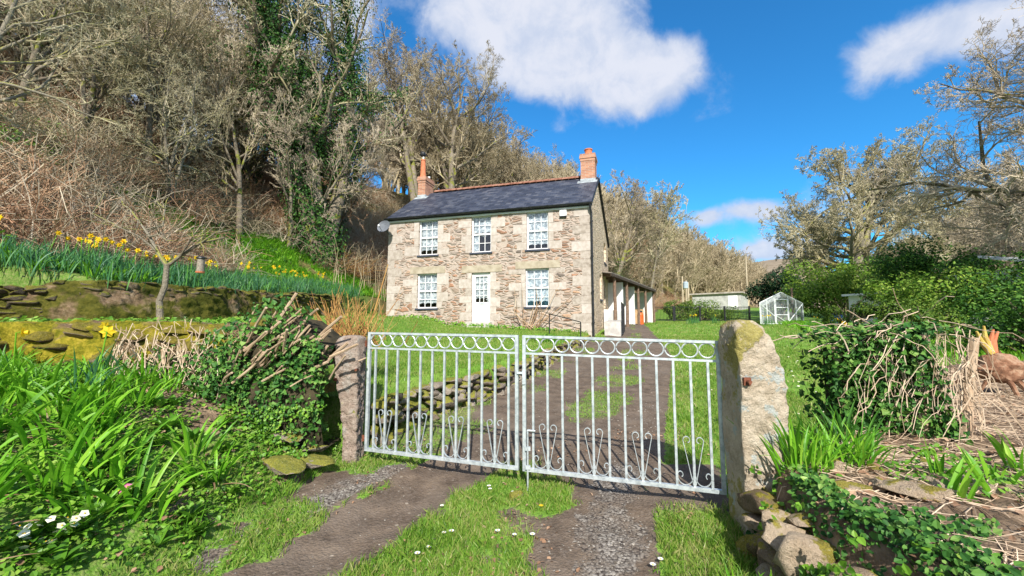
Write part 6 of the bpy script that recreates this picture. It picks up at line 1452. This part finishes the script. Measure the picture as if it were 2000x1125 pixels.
# bare rose against the front wall
rz_ = thing('climbing_rose', tuple(H(6.6, -.35, 1.4)), 'leafless brown climbing shrub below the right-hand ground-floor window', 'shrub'); g = G(); rs = np.random.default_rng(810)
for _ in range(16):
    b0 = H(6.7 + rs.normal(0, .12), -.35, 1.25); tp = H(6.7 + rs.normal(0, .75), -.22, rs.uniform(1.9, 3.3)); md = (b0 + tp) / 2 + rs.normal(0, .13, 3) + [.15 * np.sign(tp[0] - b0[0]), 0, -.1]
    g.tubes([b0, b0 * .5 + md * .5 + rs.normal(0, .04, 3), md, (md + tp) / 2 + rs.normal(0, .06, 3), tp], [.022, .018, .014, .010, .005], 5)
g.obj('stems', TWIGB, rz_)
# small plants at the foot of the front wall
g = G(); n = 1600; u = rs.uniform(.1, 9, n); dd = -rs.uniform(.02, .75, n); P = H(u, dd, 0); P[:, 2] = gz(P[:, 0], P[:, 1]) + rs.uniform(0, .14, n); k = fbm(u * 1.6, dd * 2) > .45; leaves(g, P[k], rs.uniform(.04, .10, k.sum()), (-.2, -.8, .6), .6, rs=rs)
blades(g, H(rs.uniform(7.2, 8.9, 160), -rs.uniform(.1, .7, 160), 0) * [1, 1, 0] + [0, 0, 1.08], rs.uniform(0, 6.28, 160), rs.uniform(.2, .45, 160), .03, .3, .7, 4, rs=rs)
blades(g, np.stack([rs.normal(1.0, .25, 160), rs.normal(11.9, .4, 160), np.full(160, .98)], -1), rs.uniform(0, 6.28, 160), rs.uniform(.2, .45, 160), .03, .3, .7, 4, rs=rs)
tag(g.obj('border_plants', COVER, org=tuple(H(4, -.4, 1.4))), 'sparse leafy weeds and bulbs in the border under the house front', 'plants', kind='stuff')
# ---------------------------------------------------------------- behind and beside the house
# handrail by the front border
hr = thing('handrail', tuple(H(7.4, -.9, 1.1)), 'low black iron handrail in front of the right-hand end of the house', 'railing')
a = onp = None
def P3(px, py, Y_): d = raydir(px, py); return EYE + d * Y_ / d[1]
p1, p2 = P3(1073, 645, 14.6), P3(1134, 662, 13.9); t1_, t2_ = P3(1073, 613, 14.6), P3(1134, 629, 13.9)
for a, c in ((p1, t1_), (p2, t2_)): g = G(); g.tubes([a - [0, 0, .3], c], .022, 6); g.obj('post', BLACK, hr)
g = G(); g.tubes([t1_, t2_], .018, 6); g.tubes([(t1_ + p1) / 2 + [0, 0, .05], (t2_ + p2) / 2 + [0, 0, .05]], .014, 6); g.obj('rail', BLACK, hr)

# open-fronted shed (car port) running on from the house
A0 = np.array([4.75, 20.2]); A1 = np.array([10.2, 29.7]); sd = (A1 - A0) / np.linalg.norm(A1 - A0); sn = np.array([-sd[1], sd[0]]); SL = float(np.linalg.norm(A1 - A0))
def SP(a, c, z): return np.array([A0[0] + sd[0] * a + sn[0] * c, A0[1] + sd[1] * a + sn[1] * c, z])
def sbox(g, a0, a1, c0, c1, z0, z1, z0b=None, z1b=None, mi=0):
    z0b = z0 if z0b is None else z0b; z1b = z1 if z1b is None else z1b
    g.hexa([SP(a0, c0, z0), SP(a0, c1, z0b), SP(a1, c1, z0b), SP(a1, c0, z0), SP(a0, c0, z1), SP(a0, c1, z1b), SP(a1, c1, z1b), SP(a1, c0, z1)], mi)
sh_ = thing('open_shed', tuple(SP(SL / 2, 1.4, 1.5)), 'open-fronted lean-to shed with white walls and rough timber posts behind the house', 'shed')
zt = 4.08; W_ = 2.9
g = G(); sbox(g, -.2, SL + .1, -.25, W_, zt, zt + .05, zt + .35, zt + .40); g.obj('roof', M('corrugated_sheet', [(.10, .09, .08), (.24, .21, .18)], 5, 0, .8), sh_)
g = G(); sbox(g, -.2, SL + .1, -.25, -.2, zt - .13, zt - .003); g.obj('fascia', M('dark_timber', [(.03, .022, .018), (.09, .065, .05)], 8, 0, .8, .3), sh_)
for k in range(7):
    g = G(); a_ = .2 + (SL - .4) * k / 6; sbox(g, a_, a_ + .08, -.15, W_ - .02, zt - .14, zt - .004, zt + .2, zt + .345); g.obj('rafter', OAKWOOD, sh_)
g = G(); sbox(g, 0, SL, W_ - .12, W_ + .1, 1.0, zt + .3); g.obj('back_wall', WHITE, sh_)
for a_, c0 in ((2.9, .05), (5.8, .1), (SL - .15, .0)):
    g = G(); sbox(g, a_, a_ + .16, c0, W_ - .13, 1.0, zt - .15); g.obj('cross_wall', RENDERW, sh_)
g = G(); sbox(g, -.1, 2.9, .02, .2, 1.0, 2.3); g.obj('low_wall', RENDERW, sh_)
rs = np.random.default_rng(900)
for a_ in (.9, 3.3, 6.1, 8.2, SL - .05):
    g = G(); g.tubes([SP(a_, -.08, 1.2), SP(a_ + rs.normal(0, .04), -.1, 2.4), SP(a_ + rs.normal(0, .03), -.08, zt - .1)], [.1, .085, .08], 8); g.obj('post', OAKWOOD, sh_)
# red gas cylinders
gc = thing('gas_cylinder', (0, 0, 0), 'orange-red gas cylinder standing under the open shed', 'gas cylinder', 'gas cylinders under the shed')
ORG = M('orange_enamel', [(.62, .09, .02), (.78, .16, .04)], 5, 0, .4); g = G(); g.lathe((0, 0, 0), [(.16, 0), (.17, .03), (.17, .62), (.13, .72), (.06, .76)], 16); g.obj('body', ORG, gc, org=(0, 0, 0)); g = G(); g.lathe((0, 0, .76), [(.07, 0), (.08, .02), (.08, .12), (.06, .12)], 12); g.obj('valve_guard', BLACK, gc, org=(0, 0, 0))
p = SP(6.4, -.1, 0); gc.location = (p[0], p[1], gsurf(p[0], p[1]) - .02)
c2 = copy_tree(gc); p = SP(6.85, -.05, 0); c2.location = (p[0], p[1], gsurf(p[0], p[1]) - .02)
# pale board leaning in the shed
g = G(); sbox(g, 8.3, 8.36, .1, .8, 1.4, 2.6); tag(g.obj('plywood_board', M('plywood', [(.45, .28, .14), (.6, .42, .24)], 4, 0, .8), org=tuple(SP(8.3, .4, 1.4))), 'pale brown board standing between the posts at the far end of the shed', 'board')
# concrete steps with a side wall and black rail at the side door
st2 = thing('entrance_ramp', tuple(P3(1195, 655, 17.6)), 'grey concrete ramp wall beside the gable of the house', 'steps')
g = G(); q0, q1 = P3(1181, 655, 17.4), P3(1213, 657, 17.4); q2 = q1 + np.array([HB[0], HB[1], 0]) * 2.6; q3 = q0 + np.array([HB[0], HB[1], 0]) * 2.6
up = lambda v, z: np.array([v[0], v[1], z])
g.hexa([up(q0, .8), up(q1, .8), up(q2, .8), up(q3, .8), up(q0, 1.68), up(q1, 1.68), up(q2, 1.78), up(q3, 1.78)]); g.obj('ramp', CONC, st2)
g = G()
for k in range(7):
    v = q1 + (q2 - q1) * k / 6 + [.04, 0, 0]; g.tubes([up(v, 1.0), up(v, 2.5)], .014, 5)
g.tubes([up(q1 + [.04, 0, 0], 2.5), up(q2 + [.04, 0, 0], 2.5)], .02, 6); g.tubes([up(q1 + [.04, 0, 0], 1.15), up(q2 + [.04, 0, 0], 1.15)], .016, 6); g.obj('railing', BLACK, st2)

# far field gate and railings
def fence(name, label, cat, A, Bq, n, npost, h, group=None):
    A, Bq = np.array(A, float), np.array(Bq, float); za, zb = gsurf(*A), gsurf(*Bq); t = thing(name, (A[0], A[1], za), label, cat, group)
    F_ = lambda s_, z: np.array([A[0] + (Bq[0] - A[0]) * s_, A[1] + (Bq[1] - A[1]) * s_, za + (zb - za) * s_ + z])
    g = G(); g.tubes([F_(0, h), F_(1, h)], .028, 6); g.tubes([F_(0, .12), F_(1, .12)], .024, 6); g.obj('rail', BLACK, t)
    g = G(); g.tubes(np.array([[F_(s_, .12), F_(s_, h)] for s_ in np.linspace(0, 1, n)]), .013, 4); o = g.obj('balusters', BLACK, t); o['kind'] = 'stuff' if n > 100 else ''
    if not o['kind']: del o['kind']
    for s_ in np.linspace(0, 1, npost): g = G(); g.box(F_(s_, h / 2 + .02), (.11, .11, h + .12)); g.obj('post', BLACK, t)
fence('iron_gate', 'left leaf of the black iron gate across the far end of the drive', 'gate', (8.4, 33.2), (11.0, 33.6), 22, 2, 1.2, 'black iron gates at the far end of the drive')
fence('iron_gate', 'right leaf of the black iron gate across the far end of the drive', 'gate', (11.1, 33.6), (13.3, 33.8), 19, 2, 1.2, 'black iron gates at the far end of the drive')
fence('railings', 'black iron railings running from the far gate to the greenhouse', 'railing', (13.4, 33.8), (19.8, 34.2), 50, 4, 1.2)
# far barn
bn = thing('far_barn', (24, 60, 4), 'long low pale block barn with a flat grey roof across the far field', 'barn')
bx0, by0 = P3(1353, 600, 60)[:2]; bx1, by1 = P3(1448, 600, 56)[:2]; e = nrm(np.array([bx1 - bx0, by1 - by0])); nn_ = np.array([-e[1], e[0]]); LB_ = math.hypot(bx1 - bx0, by1 - by0)
def BP(a, c, z): return np.array([bx0 + e[0] * a + nn_[0] * c, by0 + e[1] * a + nn_[1] * c, z])
def bbox(g, a0, a1, c0, c1, z0, z1): g.hexa([BP(a0, c0, z0), BP(a1, c0, z0), BP(a1, c1, z0), BP(a0, c1, z0), BP(a0, c0, z1), BP(a1, c0, z1), BP(a1, c1, z1), BP(a0, c1, z1)])
g = G(); bbox(g, 0, LB_, 0, 5, 3.2, 6.0); g.obj('wall', M('blockwork', [(.34, .34, .33), (.52, .52, .50)], 2.5, 0, .9), bn); g = G(); bbox(g, -.3, LB_ + .3, -.3, 5.3, 6.0, 6.2); g.obj('roof', M('barn_sheet', [(.30, .26, .22), (.5, .46, .42)], 2, 0, .8), bn)
g = G(); bbox(g, LB_ - 1.6, LB_ - .4, -.03, -.01, 4.0, 5.7); g.obj('door', WHITE, bn)
# utility poles
for i, (px, Y_, h_) in enumerate([(1334, 52, 6.2), (1341, 53, 5.6), (1461, 70, 9), (1345, 54, 5.2)]):
    c = P3(px, 600, Y_); z_ = gsurf(c[0], c[1]); t = thing('utility_pole', (c[0], c[1], z_), ['timber pole carrying a grey transformer beyond the far gate', 'right-hand timber leg beside the transformer pole', 'tall lone telegraph pole behind the far barn', 'thin short pole next to the transformer poles'][i], 'pole')
    g = G(); g.tubes([[c[0], c[1], z_ - .2], [c[0] + .05, c[1], z_ + h_ * .72 if i != 2 else z_ + h_]], [.14, .11], 8); g.obj('pole', TW_GREY, t)
    if i == 0: g = G(); g.lathe((c[0] + .35, c[1] - .2, z_ + 2.9), [(.3, 0), (.32, .05), (.32, .75), (.2, .85)], 12); g.obj('transformer', M('grey_blue_paint', [(.30, .38, .45), (.42, .50, .56)], 3), t)
# greenhouse
GA = P3(1486, 632, 25.0); GBb = P3(1570, 632, 25.6); ge = nrm((GBb - GA)[:2]); gn = np.array([-ge[1], ge[0]]); gw = float(np.linalg.norm((GBb - GA)[:2])); gd = 4.4; gz0 = 1.62; he = 1.28; hr_ = 1.95
gskew = nrm(np.array([.555, .83]))
def GP(a, c, z): return np.array([GA[0] + ge[0] * a + gskew[0] * c, GA[1] + ge[1] * a + gskew[1] * c, gz0 + z])
gh = thing('greenhouse', tuple(GP(gw / 2, 1, 0)), 'small white aluminium-framed greenhouse with a pitched glass roof on the lawn', 'greenhouse')
ALU = M('white_aluminium', [(.62, .66, .66), (.78, .82, .82)], 4, 0, .4)
def gb(g, *pp): g.tubes(list(pp), .028, 4)
for c in (0, gd):
    g = G(); gb(g, GP(0, c, 0), GP(0, c, he)); gb(g, GP(gw, c, 0), GP(gw, c, he)); gb(g, GP(0, c, he), GP(gw / 2, c, hr_)); gb(g, GP(gw, c, he), GP(gw / 2, c, hr_)); gb(g, GP(0, c, 0), GP(gw, c, 0))
    for a_ in (.16, .34, .66, .84): gb(g, GP(gw * a_, c, 0), GP(gw * a_, c, he + (hr_ - he) * (1 - abs(a_ - .5) * 2)))
    gb(g, GP(0, c, he * .98), GP(gw * .34, c, .45)); gb(g, GP(gw, c, he * .98), GP(gw * .66, c, .15)); g.obj('gable_frame', ALU, gh)
g = G()
for a_ in (0, gw):
    for z in (0, he): gb(g, GP(a_, 0, z), GP(a_, gd, z))
    for c in np.linspace(0, gd, 8)[1:-1]: gb(g, GP(a_, c, 0), GP(a_, c, he)); gb(g, GP(a_, c, he), GP(gw / 2, c, hr_))
gb(g, GP(gw / 2, 0, hr_), GP(gw / 2, gd, hr_)); g.obj('side_frame', ALU, gh)
g = G(); 
for z in (0, .55, 1.0, 1.5): gb(g, GP(gw * .36, -.05, z), GP(gw * .64, -.05, z))
gb(g, GP(gw * .36, -.05, 0), GP(gw * .36, -.05, 1.5)); gb(g, GP(gw * .64, -.05, 0), GP(gw * .64, -.05, 1.5)); gb(g, GP(gw * .37, -.05, .5), GP(gw * .62, -.05, .05)); g.obj('door', ALU, gh)
m, b = newmat('dusty_glass'); t = b.n('ShaderNodeBsdfTransparent'); df_ = b.n('ShaderNodeBsdfDiffuse'); df_.inputs[0].default_value = (.6, .68, .70, 1); gl = b.n('ShaderNodeBsdfGlossy'); gl.inputs['Roughness'].default_value = .05
fr = b.n('ShaderNodeFresnel'); fr.inputs[0].default_value = 1.5; m1 = b.n('ShaderNodeMixShader'); m1.inputs[0].default_value = .16; b.nt.links.new(t.outputs[0], m1.inputs[1]); b.nt.links.new(df_.outputs[0], m1.inputs[2]); m2 = b.n('ShaderNodeMixShader'); b.put(m2.inputs[0], fr.outputs[0]); b.nt.links.new(m1.outputs[0], m2.inputs[1]); b.nt.links.new(gl.outputs[0], m2.inputs[2]); o = b.n('ShaderNodeOutputMaterial'); b.nt.links.new(m2.outputs[0], o.inputs[0]); GHG = m
for nm, Q in (('glazing', [[GP(0, 0, 0), GP(0, gd, 0), GP(0, gd, he), GP(0, 0, he)], [GP(gw, 0, 0), GP(gw, gd, 0), GP(gw, gd, he), GP(gw, 0, he)], [GP(0, 0, he), GP(0, gd, he), GP(gw / 2, gd, hr_), GP(gw / 2, 0, hr_)], [GP(gw, 0, he), GP(gw, gd, he), GP(gw / 2, gd, hr_), GP(gw / 2, 0, hr_)]]),):
    for q in Q: g = G(); g.add(q, [0, 1, 2, 3]); g.obj(nm, GHG, gh)
for c in (0.01, gd - .01): g = G(); g.add([GP(0, c, 0), GP(gw, c, 0), GP(gw, c, he), GP(gw / 2, c, hr_), GP(0, c, he)], [0, 1, 2, 3, 4]); g.obj('gable_glass', GHG, gh)
g = G(); g.hexa([GP(gw * .68, .6, .5), GP(gw * .92, .6, .5), GP(gw * .92, 3.8, .5), GP(gw * .68, 3.8, .5), GP(gw * .68, .6, .56), GP(gw * .92, .6, .56), GP(gw * .92, 3.8, .56), GP(gw * .68, 3.8, .56)]); tag(g.obj('staging_bench', OAKWOOD, org=tuple(GP(gw * .8, 2, 0))), 'timber staging bench inside the greenhouse', 'bench')
# blue water butt
c = P3(1633, 634, 21); z_ = gsurf(c[0], c[1]); wb_ = thing('water_butt', (c[0], c[1], z_), 'dark blue plastic water barrel at the foot of the evergreens', 'barrel'); BLUEP = M('blue_plastic', [(.012, .04, .11), (.03, .08, .18)], 5, 0, .4)
g = G(); g.lathe((c[0], c[1], z_), [(.24, 0), (.29, .1), (.31, .3), (.29, .35), (.31, .4), (.29, .72)], 16); g.obj('barrel', BLUEP, wb_); g = G(); g.lathe((c[0], c[1], z_ + .72), [(.31, 0), (.31, .04), (.1, .07)], 16); g.obj('lid', BLACK, wb_)
# leaning terracotta-coloured post by the greenhouse
c = P3(1548, 600, 27); g = G(); g.tubes([[c[0], c[1], 1.5], [c[0], c[1], 4.0]], .06, 6); tag(g.obj('timber_post', OAKWOOD, org=(c[0], c[1], 1.7)), 'slim brown timber post standing behind the greenhouse', 'post')
# white cottage glimpsed through the evergreens
wc = thing('white_cottage', (26, 23, 1.6), 'white-rendered cottage mostly hidden behind the right-hand evergreens', 'house')
A2, B2 = P3(1660, 620, 25)[:2], P3(1745, 620, 23)[:2]; e = nrm(B2 - A2); nn_ = np.array([-e[1], e[0]]); L_ = float(np.linalg.norm(B2 - A2))
def CP(a, c, z): return np.array([A2[0] + e[0] * a + nn_[0] * c, A2[1] + e[1] * a + nn_[1] * c, z])
def cbox(g, a0, a1, c0, c1, z0, z1, zt2=None): g.hexa([CP(a0, c0, z0), CP(a1, c0, z0), CP(a1, c1, z0), CP(a0, c1, z0), CP(a0, c0, z1), CP(a1, c0, z1), CP(a1, c1, zt2 or z1), CP(a0, c1, zt2 or z1)])
g = G(); cbox(g, 0, L_, 0, 4, 1.2, 3.35); g.obj('wall', RENDERW, wc); g = G(); g.hexa([CP(-.2, -.3, 3.3), CP(L_ + .2, -.3, 3.3), CP(L_ + .2, 4.2, 3.6), CP(-.2, 4.2, 3.6), CP(-.2, -.3, 3.42), CP(L_ + .2, -.3, 3.42), CP(L_ + .2, 4.2, 3.72), CP(-.2, 4.2, 3.72)]); g.obj('roof', WHITE, wc)
for a_ in (.18, .42, .66, .88): g = G(); cbox(g, L_ * a_, L_ * a_ + .7, -.04, -.01, 1.5 if a_ > .6 else 2.0, 2.6); g.obj('window', DARK, wc)
c = P3(1995, 500, 17); g = G()
wr = thing('white_outbuilding', (c[0], c[1], 1.2), 'white gable and roof edge just entering at the right edge of the picture', 'building')
g.box((c[0] + 2.6, c[1] + 2, 2.4), (4, 4, 3.2), rz=.3); g.obj('wall', RENDERW, wr); g = G(); g.add([[c[0] + .3, c[1] - .5, 4.0], [c[0] + 4.6, c[1] + 0.6, 4.0], [c[0] + 4.4, c[1] + 2.5, 4.6], [c[0], c[1] + 1.6, 4.6], [c[0] + .3, c[1] - .5, 4.12], [c[0] + 4.6, c[1] + .6, 4.12], [c[0] + 4.4, c[1] + 2.5, 4.72], [c[0], c[1] + 1.6, 4.72]], [[0, 1, 2, 3], [4, 5, 6, 7], [0, 1, 5, 4], [0, 3, 7, 4]]); g.obj('roof', WHITE, wr)
